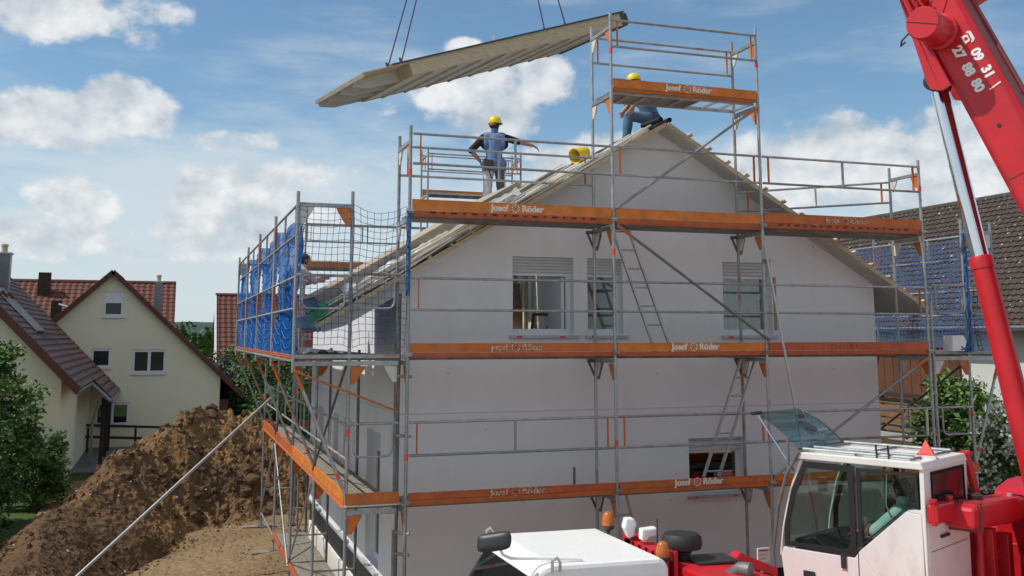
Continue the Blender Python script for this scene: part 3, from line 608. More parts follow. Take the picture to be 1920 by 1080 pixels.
def toe(par, a, b, z0, z1, m, lip=None, letters=None, out=None, holes=0):
    a, b, out = Vector((a[0], a[1], 0)), Vector((b[0], b[1], 0)), Vector((out[0], out[1], 0)); d = b-a; L = d.length; u = d.normalized(); z = Vector((0, 0, 1))
    mb = MB(); zl = z0 + (lip[0] if lip else 0)
    mb.obox(a+z*zl, d, -out*.03, z*(z1-zl)); mb.obox(a+z*(z1-.012)+out*.004, d, -out*.036, z*.014)
    o = mb.build('toe_board', m, par)
    if lip:
        l = MB(); l.obox(a+z*z0-out*.012, d, -out*.03, z*(lip[0]-.004)); l.obox(a+z*z0+out*.012, d, -out*.05, z*-.012)
        lo = l.build('deck_edge', lip[1], o)
        if holes:
            h = MB()
            for k in range(holes):
                s = .3+k*(L-.6)/(holes-1); w = .045 if k % 2 else .09; p = a+u*(s-w/2)+z*(z0+lip[0]*.45)-out*.0135
                h.obox(p, u*w, out*.003, z*.026)
            h.build('slots', 'black', lo)
    if letters:
        c = (a+b)/2+z*(zl+(z1-zl)*.5)+out*.0035; ex = z.cross(out)*-1
        if ex.dot(Vector((1, 0, 0))) < 0 and abs(out.y) > .5: ex = -ex
        t = MB(); [(place_text(t, TXT_J, c-ex*(.245+d_)+out*e_, ex, z), place_text(t, TXT_R, c+ex*(.265-d_)+out*e_, ex, z)) for d_, e_ in ((-.005, 0), (0, .0008), (.005, .0016))]; logo(t, c, ex, z); t.build('lettering', letters, o)
    return o
def deck(par, x0, x1, y0, y1, z, along='x', n=2, m='deck_steel', th=.06):
    w = ((y1-y0) if along == 'x' else (x1-x0))
    for k in range(n):
        a = k*w/n+.006; b = (k+1)*w/n-.006; mb = MB()
        if along == 'x': mb.box(x0, x1, y0+a, y0+b, z-th, z)
        else: mb.box(x0+a, x0+b, y0, y1, z-th, z)
        mb.build('deck_board', m, par)
def bracket(par, x, y, z, m='galv_dark'):                # V-shaped bracket under a deck
    mb = MB(); mb.bar((x-.15, y, z-.08), (x+.10, y, z-.08), .05, .05); mb.bar((x-.13, y, z-.1), (x-.01, y, z-.36), .035, .02, (0, 1, 0)); mb.bar((x+.09, y, z-.1), (x+.02, y, z-.36), .05, .025, (0, 1, 0)); mb.build('bracket', m, par)

def gable_scaffold(YO, YI, name, label, front):
    sg = 1 if front else -1; out = (0, -1) if front else (0, 1)
    g = thing(name, label, 'scaffold', (PXS[0], YO, 0))
    tops = [7.62, 9.63, 9.63, 7.62]
    for k, x in enumerate(PXS):
        tp = {0: [3.02, 6.95], 1: [9.02, 5.9, 3.1], 2: [9.02, 3.15], 3: [7.13]}[k] if front else None
        post(g, x, YO, .05, tops[k], tape=tp); post(g, x, YI, .05, tops[k]-.02, m='galv' if k % 2 else 'galv_rust')
        for z in (Z1, Z2, Z3) + ((Z4,) if k in (1, 2) else ()):
            MB().bar((x, YO, z-.09), (x, YI, z-.09), .05, .06).build('transom', 'galv', g)
        zt = tops[k]-.24; MB().bar((x, YO, zt), (x, YI, zt), .05, .05).build('transom', 'galv', g)
        gusset(g, x, YO+.024*sg, zt-.02, 0, sg, 'orange_post', .17); gusset(g, x, YI-.024*sg, zt-.02, 0, -sg, 'white_plate', .17)
        for z in (Z1, Z2, Z3) + ((Z4,) if k in (1, 2) else ()):
            gusset(g, x, YO+.024*sg, z-.13, 0, sg, 'orange_post', .19); gusset(g, x, YI-.024*sg, z-.13, 0, -sg, 'white_plate', .16)
        for z in (Z1, Z2, Z3): 
            if front: clamp(g, (x, YO-.01, z+.03))
        if front and k in (1, 2):
            for z in (Z1, Z2, Z3): bracket(g, x+.02, YI, z-.02)
    ya, yb = (YO+.06, YI-.04) if front else (YI+.04, YO-.06)
    LT = {(Z3, 0): 'letter', (Z3, 1): None, (Z3, 2): 'letter_worn', (Z2, 0): 'letter_worn', (Z2, 1): 'letter', (Z2, 2): 'letter_gone', (Z1, 0): 'letter_worn', (Z1, 1): 'letter', (Z1, 2): 'letter_worn'}
    MM = {(Z3, 0): 'orange', (Z3, 1): 'orange', (Z3, 2): 'orange_worn', (Z2, 0): 'orange_worn', (Z2, 1): 'orange', (Z2, 2): 'orange_red', (Z1, 0): 'orange_red', (Z1, 1): 'orange_worn', (Z1, 2): 'orange'}
    for b in range(3):
        x0, x1 = PXS[b]+.035, PXS[b+1]-.035
        for z in (Z1, Z2, Z3):
            deck(g, x0, x1, ya, yb, z+.01, 'x', 2, 'deck_steel' if z > 4 else 'deck_wood')
            hi = z == Z3
            lip = (.078 if hi else .055, 'orange_red' if (hi or z == Z2) else 'orange_worn')
            zz = {(Z3, 0): 0, (Z3, 1): 0, (Z3, 2): .03}.get((z, b), 0)
            toe(g, (x0, YO-.028*sg), (x1, YO-.028*sg), (z-.03 if hi else z)+zz, z+(.198 if hi else .18 if z == Z2 else .145)+zz, MM[(z, b)], lip, LT[(z, b)] if front else None, out, 17 if (hi and b != 1 and front) else 0)
            zt, zb = z+1.08, z+.64
            if z == Z3: zt, zb = 7.50, 7.07
            mats = {(Z3, 0): ('orange_post', 'galv', None), (Z3, 1): ('orange_post', None, 'orange_post'), (Z3, 2): ('orange_post', 'galv', 'orange_post'), (Z2, 0): ('orange_post', None, None), (Z1, 0): ('orange_post', 'galv', 'orange_post'), (Z1, 1): ('orange_post', None, 'orange_post'), (Z2, 2): (None, None, 'orange_post'), (Z1, 2): (None, None, 'white_plate')}.get((z, b), (None, None, None))
            guard(g, (x0, YO-.02*sg), (x1, YO-.02*sg), zt, zb, mats=mats)
    # inner guard rails at the top and the tower over the ridge
    guard(g, (PXS[0]+.02, YI), (PXS[1]-.03, YI), 7.45, 7.01, mats=('orange_post', 'galv', 'orange_post'))
    for (za, zb) in ((7.34, 7.02), (6.98, 6.70)): T('guard_rail', g, (PXS[3]-.02, YI, za), (PXS[2]+.02, YI+.02, zb), .019)
    for f, m in ((.06, 'orange_post'), (.5, 'white_plate'), (.93, 'orange_post')):
        x = PXS[3]+(PXS[2]-PXS[3])*f; MB().bar((x, YI, 6.98-.28*f), (x, YI, 7.34-.32*f), .04, .014, (1, 0, 0)).build('rail_strut', m, g)
    x0, x1 = PXS[1]+.035, PXS[2]-.035
    toe(g, (x0, YO-.028*sg), (x1, YO-.028*sg), Z4-.005, Z4+.17, 'orange', (.035, 'orange_worn'), 'letter' if front else None, out)
    fr = MB()
    for y in (ya, yb-.05): fr.box(x0, x1, y, y+.05, Z4-.045, Z4+.005)
    for k in range(9): x = x0+.02+k*(x1-x0-.07)/8; fr.box(x, x+.03, ya+.052, yb-.052, Z4-.04, Z4-.005)
    fr.build('deck_frame', 'alu', g)
    if front:
        for k in range(5): MB().box(x0+.01+k*.325, x0+.33+k*.325, ya+.05, yb-.05, Z4-.004, Z4+.01).build('deck_board', 'deck_wood', g)
    else: MB().box(x0, x1, ya+.05, yb-.05, Z4-.004, Z4+.01).build('deck_board', 'deck_wood', g)
    guard(g, (x0-.02, YO-.02*sg), (x1+.02, YO-.02*sg), 9.50, 9.08, mats=('orange_post', None, 'orange_post')); guard(g, (x0-.02, YI), (x1+.02, YI), 9.43, 9.01, mats=('orange_post', None, 'orange_post'))
    yb_ = YO-.045*sg
    for a, b, m in (((6.28, yb_, 6.30), (8.86, yb_, 4.58), 'galv_dark'), ((8.80, yb_, 8.30), (6.28, yb_, 6.55), 'galv'), ((11.9, yb_, 4.30), (8.87, yb_, 2.52), 'galv')):
        o = T('diagonal_brace', g, a, b, .021, m)
        v = (Vector(b)-Vector(a)).normalized(); MB().tube([Vector(a), Vector(a)+v*.32], .0235, 10).build('brace_end', 'orange_post', o)
    if front:
        st = MB(); st.tube([(8.80, 13.50, 6.06), (9.72, 13.30, .04)], .022, 10); st.build('raking_tube', 'alu', g, smooth=True); clamp(g, (8.84, 13.55, 5.82)); clamp(g, (9.29, 13.45, 3.42))
        for z in (4.10, 2.02, 3.3, 1.75): MB().tube([(3.0, 13.72, z), (3.16, 13.56, z)], .022, 8).build('coupler', 'galv_rust', g)
        for x in PXS[1:3]: MB().tube([(x, YI+.03, Z2-.06), (x, HY0+.0, Z2-.06)], .02, 8).build('wall_tie', 'galv_dark', g)
        MB().tube([(5.9, 14.4, Z1), (5.9, 14.4, Z1+.28)], .022, 8).build('stub_tube', 'galv_dark', g)
    return g
gable_scaffold(13.6, 14.33, 'gable_scaffold', 'steel scaffold with orange toe boards across the front gable', True)
gable_scaffold(25.93, 25.2, 'rear_scaffold', 'scaffold behind the roof with a high platform at the rear gable', False)

def side_scaffold(xi, xo, xe, name, label, left):
    sg = -1 if left else 1; out = (sg, 0); g = thing(name, label, 'scaffold', (xo, 13.75, 0))
    YS = [13.75+3.07*k for k in range(5)] if left else [13.72+3.07*k for k in range(5)]
    for k, y in enumerate(YS):
        gz = .05 if not left else .05
        post(g, xo, y, gz, 6.65 if k == 0 else Z2+.05, tape=[3.35] if k < 2 else ([2.6] if k == 3 else [3.1, 3.6]), m='galv'); post(g, xi, y, gz, 5.2 if k == 0 else Z2+.05, m='galv_dark' if left else 'galv')
        post(g, xe, y, Z2-.2, 6.62, m='galv', base=False)
        if left: MB().box(xo-.45, xo+.35, y-.14, y+.14, .0, .036).build('sole_plank', 'deck_wood', g)
        for z in (Z1, Z2): MB().bar((xi, y, z-.09), (xo, y, z-.09), .05, .06).build('transom', 'galv', g)
        MB().bar((xo, y, Z2-.09), (xe, y, Z2-.09), .05, .06).build('transom', 'galv', g)
        o = T('outrigger_strut', g, (xe, y, Z2-.12), (xo, y, Z1+.12), .0245, 'galv_rust' if k % 2 else 'galv'); v = Vector((xo-xe, 0, Z1-Z2+.24)).normalized(); a = Vector((xe, y, Z2-.12))
        MB().tube([a+v*.02, a+v*.35], .027, 10).build('strut_sleeve', 'orange_post', o); MB().tube([a+v*1.55, a+v*1.63], .027, 10).build('tape', 'tape_red', o)
        if k in (0, 4):
            MB().bar((xe, y, 6.44), (xo, y, 6.44), .05, .055).build('transom', 'galv', g)
            gusset(g, xe-.024*sg, y, 6.41, -sg, 0, 'white_plate', .2); gusset(g, xo+.024*sg, y, 6.41, sg, 0, 'orange_post', .2)
        for z in (Z1-.13, Z2-.13): gusset(g, xo-.024*sg, y, z, -sg, 0, 'orange_post', .2); gusset(g, xi+.024*sg, y, z, sg, 0, 'white_plate', .18)
        if k < 4:
            y2 = YS[k+1]
            xa, xb = sorted((xi, xo)); deck(g, xa+.03, xb-.02, y+.03, y2-.03, Z1+.01, 'y', 2, 'deck_wood'); xa, xb = sorted((xi, xe)); deck(g, xa+.03, xb-.03, y+.03, y2-.03, Z2+.01, 'y', 4, 'deck_wood')
            if left and k < 3:
                xa, xb = sorted((xi, xo)); deck(g, xa+.03, xb-.02, y+.03, y2-.03, Z0+.01, 'y', 2, 'deck_wood')
                toe(g, (xo-.028, y+.03), (xo-.028, y2-.03), Z0-.06, Z0+.04, 'orange_red', None, None, out)
            toe(g, (xo+.028*sg, y+.03), (xo+.028*sg, y2-.03), Z1-.03, Z1+.17, 'orange' if k < 2 else 'orange_red', (.05, 'orange_worn'), None, out)
            toe(g, (xe+.028*sg, y+.03), (xe+.028*sg, y2-.03), Z2-.05, Z2+.025, 'orange_red', (.035, 'galv_rust'), None, out)
            guard(g, (xe+.0, y), (xe+.0, y2), 6.44, 6.02); guard(g, (xe, y), (xe, y2), 5.45, 5.02)
            guard(g, (xo, y), (xo, y2), Z1+1.05, Z1+.6, mats=(None, 'galv', None))
            if k % 2 == 0: T('diagonal_brace', g, (xo+.03*sg, y, Z2-.1), (xo+.03*sg, y2, Z1+.1), .019, 'galv_dark')
            else: T('diagonal_brace', g, (xo+.03*sg, y, Z1-.1), (xo+.03*sg, y2, .4), .019, 'galv')
            if k == 2: T('diagonal_brace', g, (xo+.03*sg, y2, Z1-.1), (xo+.03*sg, y, .35), .019, 'galv')
            T('ledger', g, (xo, y, .33), (xo, y2, .33), .018, 'galv')
        T('ledger', g, (xi, y, .9 if k else .33), (xo, y, .9 if k else .33), .018, 'galv')
    y = YS[0]; xa, xb = sorted((xo, xi)); e = y-.03
    u_frame(g, (xe, e), (xo, e), 5.47, 5.02); u_frame(g, (xo, e), (xi, e), 5.50, 5.03); u_frame(g, (xo, e), (xi, e), 3.47, 3.03)
    MB().box(xa-.02, xb+.02, e-.03, e, Z1+.012, Z1+.16).build('end_board', 'orange_worn', g); MB().box(xa-.02, xb+.02, e-.05, e+.02, Z1-.01, Z1+.008).build('end_ledge', 'white_plate', g)
    MB().box(min(xe, xi), max(xe, xi), e-.02, e+.01, Z2-.02, Z2+.03).build('end_board', 'galv_rust', g)
    T('diagonal_brace', g, (xe, y-.04, Z2-.18), (xi, y-.04, Z2-.75), .015, 'orange_post') if left else None
    return g, YS
ls, LYS = side_scaffold(3.02, 2.33, 1.58, 'left_scaffold', 'scaffold with outrigger struts along the left side of the house', True)
rs, RYS = side_scaffold(12.14, 12.88, 13.52, 'right_scaffold', 'scaffold with a blue safety net along the right side of the house', False)
o = MB(); o.tube([(2.30, 22.82, 3.42), (-1.96, 18.95, .02)], .03, 12); o = tag(o.build('raking_pole', 'alu', None, smooth=True, off=(-1.96, 18.95, 0)), 'long bare metal pole propping the left scaffold from the ground', 'pole')

# ladders between the decks
def ladder(p0, p1, w, n, label, wd=(1, 0, 0)):
    p0, p1, wd = Vector(p0), Vector(p1), Vector(wd)*w; t = thing('ladder', label, 'ladder', tuple(p0), 'scaffold ladders')
    for s in (0, 1): MB().bar(p0+wd*s, p1+wd*s, .028, .055, (0, 1, 0)).build('stile', 'alu', t)
    for k in range(n): a = p0.lerp(p1, (k+.5)/n); r_ = MB(); r_.tube([a-wd*.06, a+wd*1.06], .014, 8); r_.build('rung', 'alu', t)
    for s in (0, 1): MB().bar(p0+wd*s, p0+wd*s+(p1-p0).normalized()*.06, .04, .065, (0, 1, 0)).build('rubber_foot', 'rubber', t)
ladder((7.17, 14.12, Z2+.02), (6.42, 14.12, Z3+.05), .28, 7, 'ladder from the middle deck up to the upper deck beside the narrow window')
ladder((7.93, 14.12, Z1+.02), (8.74, 14.12, Z2+.05), .27, 7, 'ladder in front of the dark lower window')
ladder((6.92, 14.12, .3), (6.33, 14.12, Z1+.05), .25, 7, 'ladder under the lowest deck behind the truck cab')

# nets
def net(name, label, P, U, V, nu, nv, sag, m='cord_dark', r=.0040, sub=3, bottom=None):
    # cords of a knotted net as thin three-sided strands: P(u, v) on the sheet
    mb = MB()
    def pt(u, v):
        p = P(u, v); return p
    def strand(ps):
        for a, b in zip(ps, ps[1:]):
            d = b-a
            if d.length < 1e-5: continue
            d, e, f = basis(d); vs = []
            for q in (a, b):
                for k in range(3): an = 2.094*k; vs.append(q+(e*math.cos(an)+f*math.sin(an))*r)
            mb.add(vs, [(0,1,4,3),(1,2,5,4),(2,0,3,5)])
    for i in range(nu+1): strand([pt(i/nu, j/(nv*sub)) for j in range(nv*sub+1)])
    for j in range(nv+1): strand([pt(i/(nu*sub), j/nv) for i in range(nu*sub+1)])
    o = mb.build(name, m, None, fix=False, off=tuple(P(.5, 1))); return tag(o, label, 'net', 'safety nets on the scaffolds')
def front_net(x0, x1, nz, sagz):
    def P(u, v):
        z = 6.46-v*(2.02-.14*math.sin(math.pi*u)*1.0) - .05*math.sin(math.pi*u)*(1-v)*sagz + .05*v*math.cos(u*math.pi*2)
        return Vector((x0+u*(x1-x0)+.02*math.sin(v*7+u*3), 13.69+.05*math.sin(v*5+u*6)+.04*noise.noise((u*4, v*5, x0)), z+.012*noise.noise((u*6, v*6, 3))))
    return P
net('safety_net', 'wide meshed dark blue net across the outer end bay of the left scaffold', front_net(1.60, 2.33, 0, 1), 0, 0, 8, 20, 0)
net('safety_net', 'wide meshed dark blue net between end post and gable corner', front_net(2.34, 3.08, 0, 2.2), 0, 0, 8, 20, 0)
def rnet(y0, y1):
    def P(u, v): return Vector((13.47+.04*math.sin(u*9+v*5)+.04*noise.noise((u*5, v*4, y0)), y0+u*(y1-y0), 6.40-v*1.98+.04*math.sin(u*math.pi*3)*(1-v)-.05*math.sin(math.pi*u)))
    return P
for k, w in enumerate(('nearest the corner post', 'in the second bay behind the gable edge', 'in the third bay under the eave', 'in the last bay')):
    net('safety_net', 'blue mesh net along the right scaffold '+w, rnet(RYS[k]+.03, RYS[k+1]-.03), 0, 0, 34, 24, 0, 'blue_net', .0078, 2)
# blue sheeting on the outer row of the left scaffold
for k in range(4):
    y0, y1 = LYS[k]+.04, LYS[k+1]-.04
    def sh(u, v, y0=y0, y1=y1, k=k):
        z = 6.35-.10*math.sin(math.pi*u)-v*(1.95-.06*math.cos(u*25)); return (1.63+.035*math.sin(u*11+v*6+k)+.03*noise.noise((u*5, v*6, k)), y0+u*(y1-y0), z)
    s_ = thing('safety_net', 'translucent blue sheeting on the left scaffold outer rail '+('beside the bending worker', 'in its second bay', 'in its third bay', 'in its farthest bay')[k], 'net', (1.63, (y0+y1)/2, Z2), 'safety nets on the scaffolds')
    MB().grid(sh, 40, 26).build('sheet', 'blue_sheet', s_, smooth=True, fix=False)
    mb = MB()
    for j in range(14):
        v = .04+j*.07; pts = [Vector(sh(i/44, min(1, v+.022*abs(math.sin(i/44*math.pi*8)))))+Vector((-.012, 0, 0)) for i in range(45)]; mb.tube(pts, .006, 4)
    mb.build('cords', 'blue_net', s_, fix=False)
# gathered net hanging on the right scaffold, white block beside it
nb = MB()
for j in range(7): nb.tube([(12.84+.035*math.sin(k*.7+j*2)+.012*math.sin(j*5+k*2), 13.62+.02*math.cos(k+j), 6.4-.135*k) for k in range(16)], .009, 5)
tag(nb.build('gathered_net', 'blue_net', None, smooth=True, off=(12.84, 13.62, 4.4)), 'blue net gathered into a hanging strand at the right scaffold corner', 'net')
nl = MB()
for j in range(5): nl.tube([(3.09+.028*math.sin(k*.9+j*2.4), 13.56+.015*math.cos(k+j), 6.4-.12*k) for k in range(11)], .008, 5)
tag(nl.build('gathered_net', 'blue_net', None, smooth=True, off=(3.09, 13.56, 5.5)), 'blue net end knotted round the left gable corner post', 'net')
rr_ = random.Random(5); nb = MB()
pts = [Vector((12.72+rr_.uniform(-.14, .16), 13.63+rr_.uniform(-.08, .05), Z2+.02+rr_.uniform(0, .16))) for k in range(26)]; nb.tube(pts, .012, 6)
tag(nb.build('net_heap', 'blue_net', None, off=(12.72, 13.63, Z2)), 'tangled blue net lying on the right scaffold deck', 'net')
wb = MB(); wb.prism([(12.42, 13.58, Z2+.03), (12.68, 13.58, Z2+.03), (12.72, 13.58, Z2+.2), (12.66, 13.58, Z2+.29), (12.44, 13.58, Z2+.29)], (0, .22, 0)); tag(wb.build('white_block', 'paper', None, off=(12.6, 13.8, Z2)), 'white foam block on the right scaffold deck beside the blue net', 'block')
fm = MB(); fm.grid(lambda u, v: Vector((1.75+u*.55, 14.1+v*.6, Z2+.03+.09*abs(noise.noise((u*3, v*3, 4)))+.05*abs(noise.noise((u*8, v*8, 1))))), 20, 20); tag(fm.build('crumpled_foil', 'foil', None, smooth=True, fix=False, off=(2, 14.4, Z2)), 'crumpled silver foil lying on the left scaffold deck', 'foil')
sg_ = thing('warning_sign', 'small white and red notice on a stick behind the red hood', 'sign', (7.5, 11.8, 0))
MB().box(7.47, 7.50, 11.80, 11.83, 0, 1.72).build('stick', 'wood_batten', sg_); sb = MB().box(7.40, 7.58, 11.775, 11.795, 1.72, 1.90).build('plate', 'paper', sg_)
for k in range(3): MB().box(7.42, 7.56-.02*k, 11.771, 11.7745, 1.86-.05*k, 1.88-.05*k).build('print_line', 'red_print' if k == 0 else 'shutter', sb)

# ================================================================== MOBILE CRANE
KA = R(26.9); CK = Vector((7.91, 9.27, 0)); CF = Vector((-math.sin(KA), math.cos(KA), 0)); CR = Vector((math.cos(KA), math.sin(KA), 0)); UZ = Vector((0, 0, 1))
def cl(x, y, z): return CK + CR*x + CF*y + UZ*z
def cbox(x0, x1, y0, y1, z0, z1, mb=None):
    mb = mb or MB(); return mb.obox(cl(x0, y0, z0), CR*(x1-x0), CF*(y1-y0), UZ*(z1-z0))
crane = thing('mobile_crane', 'red mobile crane with raised boom and white operator cab beside the house', 'crane', tuple(cl(2, -.6, 0)))
CW = 1.25
cabp = MB()
def side_panel(mb, x0, x1):
    for poly in ([(0, 1.3), (1.60, 1.3), (1.70, 1.75), (1.735, 2.03), (1.70, 2.13), (.80, 2.13), (.74, 2.21)], [(0, 1.3), (.74, 2.21), (.17, 2.72), (0, 2.70)], [(0, 2.70), (.17, 2.72), (.13, 2.75), (.005, 2.75), (-.0, 3.2), (-.055, 3.2), (-.045, 2.7), (-.03, 1.3)],
                 [(1.40, 3.17), (1.45, 3.17), (1.60, 2.8), (1.71, 2.35), (1.755, 2.03), (1.735, 2.03), (1.685, 2.35), (1.575, 2.8)]):
        mb.prism([cl(x0, y, z) for y, z in poly], CR*(x1-x0))
side_panel(cabp, 0, .05); side_panel(cabp, CW-.05, CW)
cbox(.05, CW-.05, -.05, .0, 1.3, 2.78, cabp); cbox(.05, .2, -.05, 0, 2.78, 3.2, cabp); cbox(CW-.13, CW-.05, -.05, 0, 2.78, 3.2, cabp); cbox(.2, CW-.13, -.05, 0, 3.12, 3.2, cabp)
cbox(.05, CW-.05, 1.62, 1.69, 1.3, 2.1, cabp); cbox(.05, CW-.05, 0, 1.6, 1.3, 1.36, cabp)
cab = cabp.build('operator_cab', 'crane_white', crane, bevel=.008)
rf_ = MB(); rf_.prism([cl(-.025, -.06, 3.185), cl(-.025, 1.44, 3.185), cl(-.025, 1.46, 3.22), cl(-.025, 1.40, 3.265), cl(-.025, -.03, 3.265)], CR*(CW+.05)); rf_.build('cab_roof', 'crane_white', cab, bevel=.01)
def pane(pts, m, name, x=.02, th=.006): return MB().prism([cl(x, y, z) for y, z in pts], CR*th).build(name, m, cab)
WF = [(1.385, 3.16), (.77, 3.16), (.77, 2.24), (.84, 2.15), (1.68, 2.15), (1.66, 2.45), (1.56, 2.8)]; WR = [(.735, 3.14), (.03, 3.14), (.02, 2.77), (.17, 2.74), (.735, 2.25)]
for x in (.02, CW-.026): pane(WF, 'cab_glass', 'window', x); pane(WR, 'cab_glass', 'window', x)
def seal(pts, x, w):
    mb = MB(); q = pts+[pts[0]]
    for (a, b), (c_, d_) in zip(q, q[1:]): mb.bar(cl(x, a, b), cl(x, c_, d_), w if isinstance(w, float) else w, .05, CR)
    return mb
for x in (.0, CW):
    s_ = 1 if x == 0 else -1
    for pts, w in ((WF, .065), (WR, .05)):
        mb = MB(); q = pts+[pts[0]]; cy = sum(p[0] for p in pts)/len(pts); cz = sum(p[1] for p in pts)/len(pts)
        inn = [(cy+(a-cy)*(1-w/.45), cz+(b-cz)*(1-w/.5)) for a, b in pts]; qi = inn+[inn[0]]
        for k in range(len(pts)): mb.prism([cl(x-.006*s_, *q[k]), cl(x-.006*s_, *q[k+1]), cl(x-.006*s_, *qi[k+1]), cl(x-.006*s_, *qi[k])], CR*(.016*s_))
        mb.build('window_seal', 'black', cab)
cbox(.2, CW-.13, -.056, -.02, 2.78, 3.12).build('rear_window', 'pane_dark', cab)
cbox(.05, CW-.05, .002, .03, 1.4, 3.15).build('rear_lining', 'plastic_dark', cab)
mb = MB(); cbox(.17, CW-.10, -.062, -.0565, 2.75, 2.785, mb); cbox(.17, CW-.10, -.062, -.0565, 3.115, 3.15, mb); cbox(.17, .205, -.062, -.0565, 2.785, 3.115, mb); cbox(CW-.135, CW-.10, -.062, -.0565, 2.785, 3.115, mb); mb.build('window_seal', 'black_gloss', cab)
def wsh(u, v): 
    z = 2.1+v*.62; y = 1.735-.09*max(0, (z-2.03))-.22*max(0, z-2.35)**1.2; return cl(.05+u*(CW-.1), y+.05*math.sin(math.pi*u), z)
MB().grid(wsh, 12, 6).build('windscreen', 'cab_glass', cab, smooth=True, fix=False)
hg = MB(); hg.grid(lambda u, v: cl(.04+u*(CW-.08), 1.47+v*.62, 3.29+.40*v+.05*math.sin(math.pi*v)), 8, 8); hg = hg.build('open_front_window', 'hatch_glass', cab, smooth=True, fix=False)
mb = MB(); mb.tube([cl(CW-.04, 1.47+k/8*.62, 3.29+.4*k/8+.05*math.sin(math.pi*k/8)) for k in range(9)], .012, 6); mb.tube([cl(.04+k*(CW-.08), 1.47, 3.29) for k in (0, 1)], .012, 6); mb.build('window_trim', 'plastic_dark', hg)
mb = MB(); mb.tube([cl(.06, 2.02, 3.66), cl(.06, 1.55, 3.02)], .016, 8); mb.tube([cl(CW-.06, 2.02, 3.66), cl(CW-.06, 1.55, 3.02)], .016, 8); mb.build('gas_strut', 'chrome', hg)
MB().lathe(cl(.75, 1.72, 3.50), [(.13, 0), (.13, .01)], 16, CF*-.5+UZ).build('round_sticker', 'plastic_dark', hg); MB().tube([cl(.03, 2.10, 3.68), cl(.2, 2.06, 3.69)], .022, 6).build('latch', 'plastic_dark', hg)
mb = MB(); mb.tube([cl(-.03, 1.43, 3.27), cl(-.035, 1.60, 3.0), cl(-.035, 1.73, 2.6), cl(-.035, 1.82, 2.05), cl(-.035, 1.78, 1.5)], .022, 8); mb.tube([cl(.06, 1.62, 3.42), cl(.0, 1.60, 3.0)], .018, 8); mb.build('guard_bar', 'galv_dark', cab, smooth=True)
for x in (.06, .34, 1.15): MB().tube([cl(x, 1.42, 3.30), cl(x, .08, 3.30)], .018, 8).build('roof_bar', 'galv', cab, smooth=True)
for y in (1.35, .75, .1): MB().tube([cl(.04, y, 3.285), cl(1.17, y, 3.285)], .014, 8).build('roof_bar', 'galv_dark', cab, smooth=True)
for y in (.36, .50): MB().tube([cl(.06, y, 3.26), cl(.0, y-.02, 3.42)], .012, 6).build('wiper_arm', 'plastic_dark', cab)
MB().lathe(cl(.42, .08, 3.27), [(.14, 0), (.14, .05), (.115, .052), (.004, .2)], 4).build('warning_pyramid', ['tape_red'], cab)
MB().lathe(cl(.42, .08, 3.262), [(.15, 0), (.15, .045)], 4).build('pyramid_base', 'crane_white', cab)
cbox(-.02, -.004, .90, .96, 2.0, 2.16).build('door_handle', 'plastic_dark', cab); cbox(-.02, -.004, 1.3, 1.44, 1.78, 1.9).build('door_handle', 'plastic_dark', cab)
cbox(-.004, .0, .748, .756, 1.3, 3.17).build('door_gap', 'black', cab); cbox(-.003, .0, .02, .74, 1.62, 1.626).build('panel_seam', 'plastic_dark', cab); cbox(.1, 1.15, -.054, -.05, 2.3, 2.306).build('panel_seam', 'plastic_dark', cab); cbox(.35, .58, -.075, -.0505, 2.42, 2.45).build('rear_handle', 'plastic_dark', cab)
mb = MB(); cbox(.22, .70, .18, .68, 1.78, 1.99, mb); cbox(.24, .68, .08, .20, 1.99, 2.76, mb); cbox(.74, .80, .3, .75, 2.0, 2.16, mb); mb.build('seat', 'plastic_dark', cab, bevel=.03)
mb = MB(); mb.prism([cl(.12, 1.62, 1.4), cl(.12, 1.0, 1.4), cl(.12, 1.05, 2.1), cl(.12, 1.35, 2.28), cl(.12, 1.62, 2.22)], CR*1.0); mb.build('dashboard', 'plastic_dark', cab, bevel=.02)
MB().tube([cl(.22, .62, 1.95), cl(.2, .66, 2.25), cl(.2, .65, 2.3)], [.012, .012, .03], 8).build('control_lever', 'plastic_dark', cab)
MB().tube([cl(.06, .40, 3.1), cl(.05, .42, 2.75), cl(.07, .36, 2.6)], .012, 8).build('grab_handle', 'chrome', cab)
# boom
BU = (CF*.382+UZ*.924).normalized(); BN = (CF*-.924+UZ*.382).normalized(); BO = cl(1.6, .03, 7.99)
def bp_(s, n, x=0): return BO + BU*s + BN*n + CR*x
mb = MB(); BW = .88; c8 = [(0, .06), (.06, 0), (BW-.06, 0), (BW, .06), (BW, .53), (BW-.06, .59), (.06, .59), (0, .53)]
mb.prism([bp_(-5.6, n, x) for x, n in c8], BU*8.6); boom = mb.build('boom', 'crane_red', crane, bevel=.012)
MB().obox(bp_(-5.5, .592, .07), BU*8.4, CR*.74, BN*.004).build('boom_top_grime_shade', 'crane_red_dirty', boom)  # grime on the top face, with its lack of sun put into the colour
MB().obox(bp_(-5.5, .597, .5), BU*8.4, CR*.05, BN*.03).build('boom_rail', 'crane_red_dirty', boom)
MB().prism([bp_(3.0, n*.86+.04, x*.86+.04) for x, n in c8], BU*9).build('boom_section', 'crane_red', boom); MB().prism([bp_(12, n*.72+.08, x*.72+.08) for x, n in c8], BU*8).build('boom_section', 'crane_red', boom)
mb = MB(); mb.obox(bp_(1.15, .34, -.03), BU*.5, CR*(BW+.06), BN*.30); mb.build('boom_collar', 'crane_red', boom, bevel=.015)
br = [(-.03, 7.86), (.10, 7.80), (.24, 7.84), (.30, 8.0), (.33, 8.15), (.57, 9.12), (.85, 10.1), (1.05, 10.45), (.3, 8.65)]
for x in (1.615, 2.42): MB().prism([cl(x, y, z) for y, z in br], CR*.05).build('ram_bracket', 'crane_red', boom)
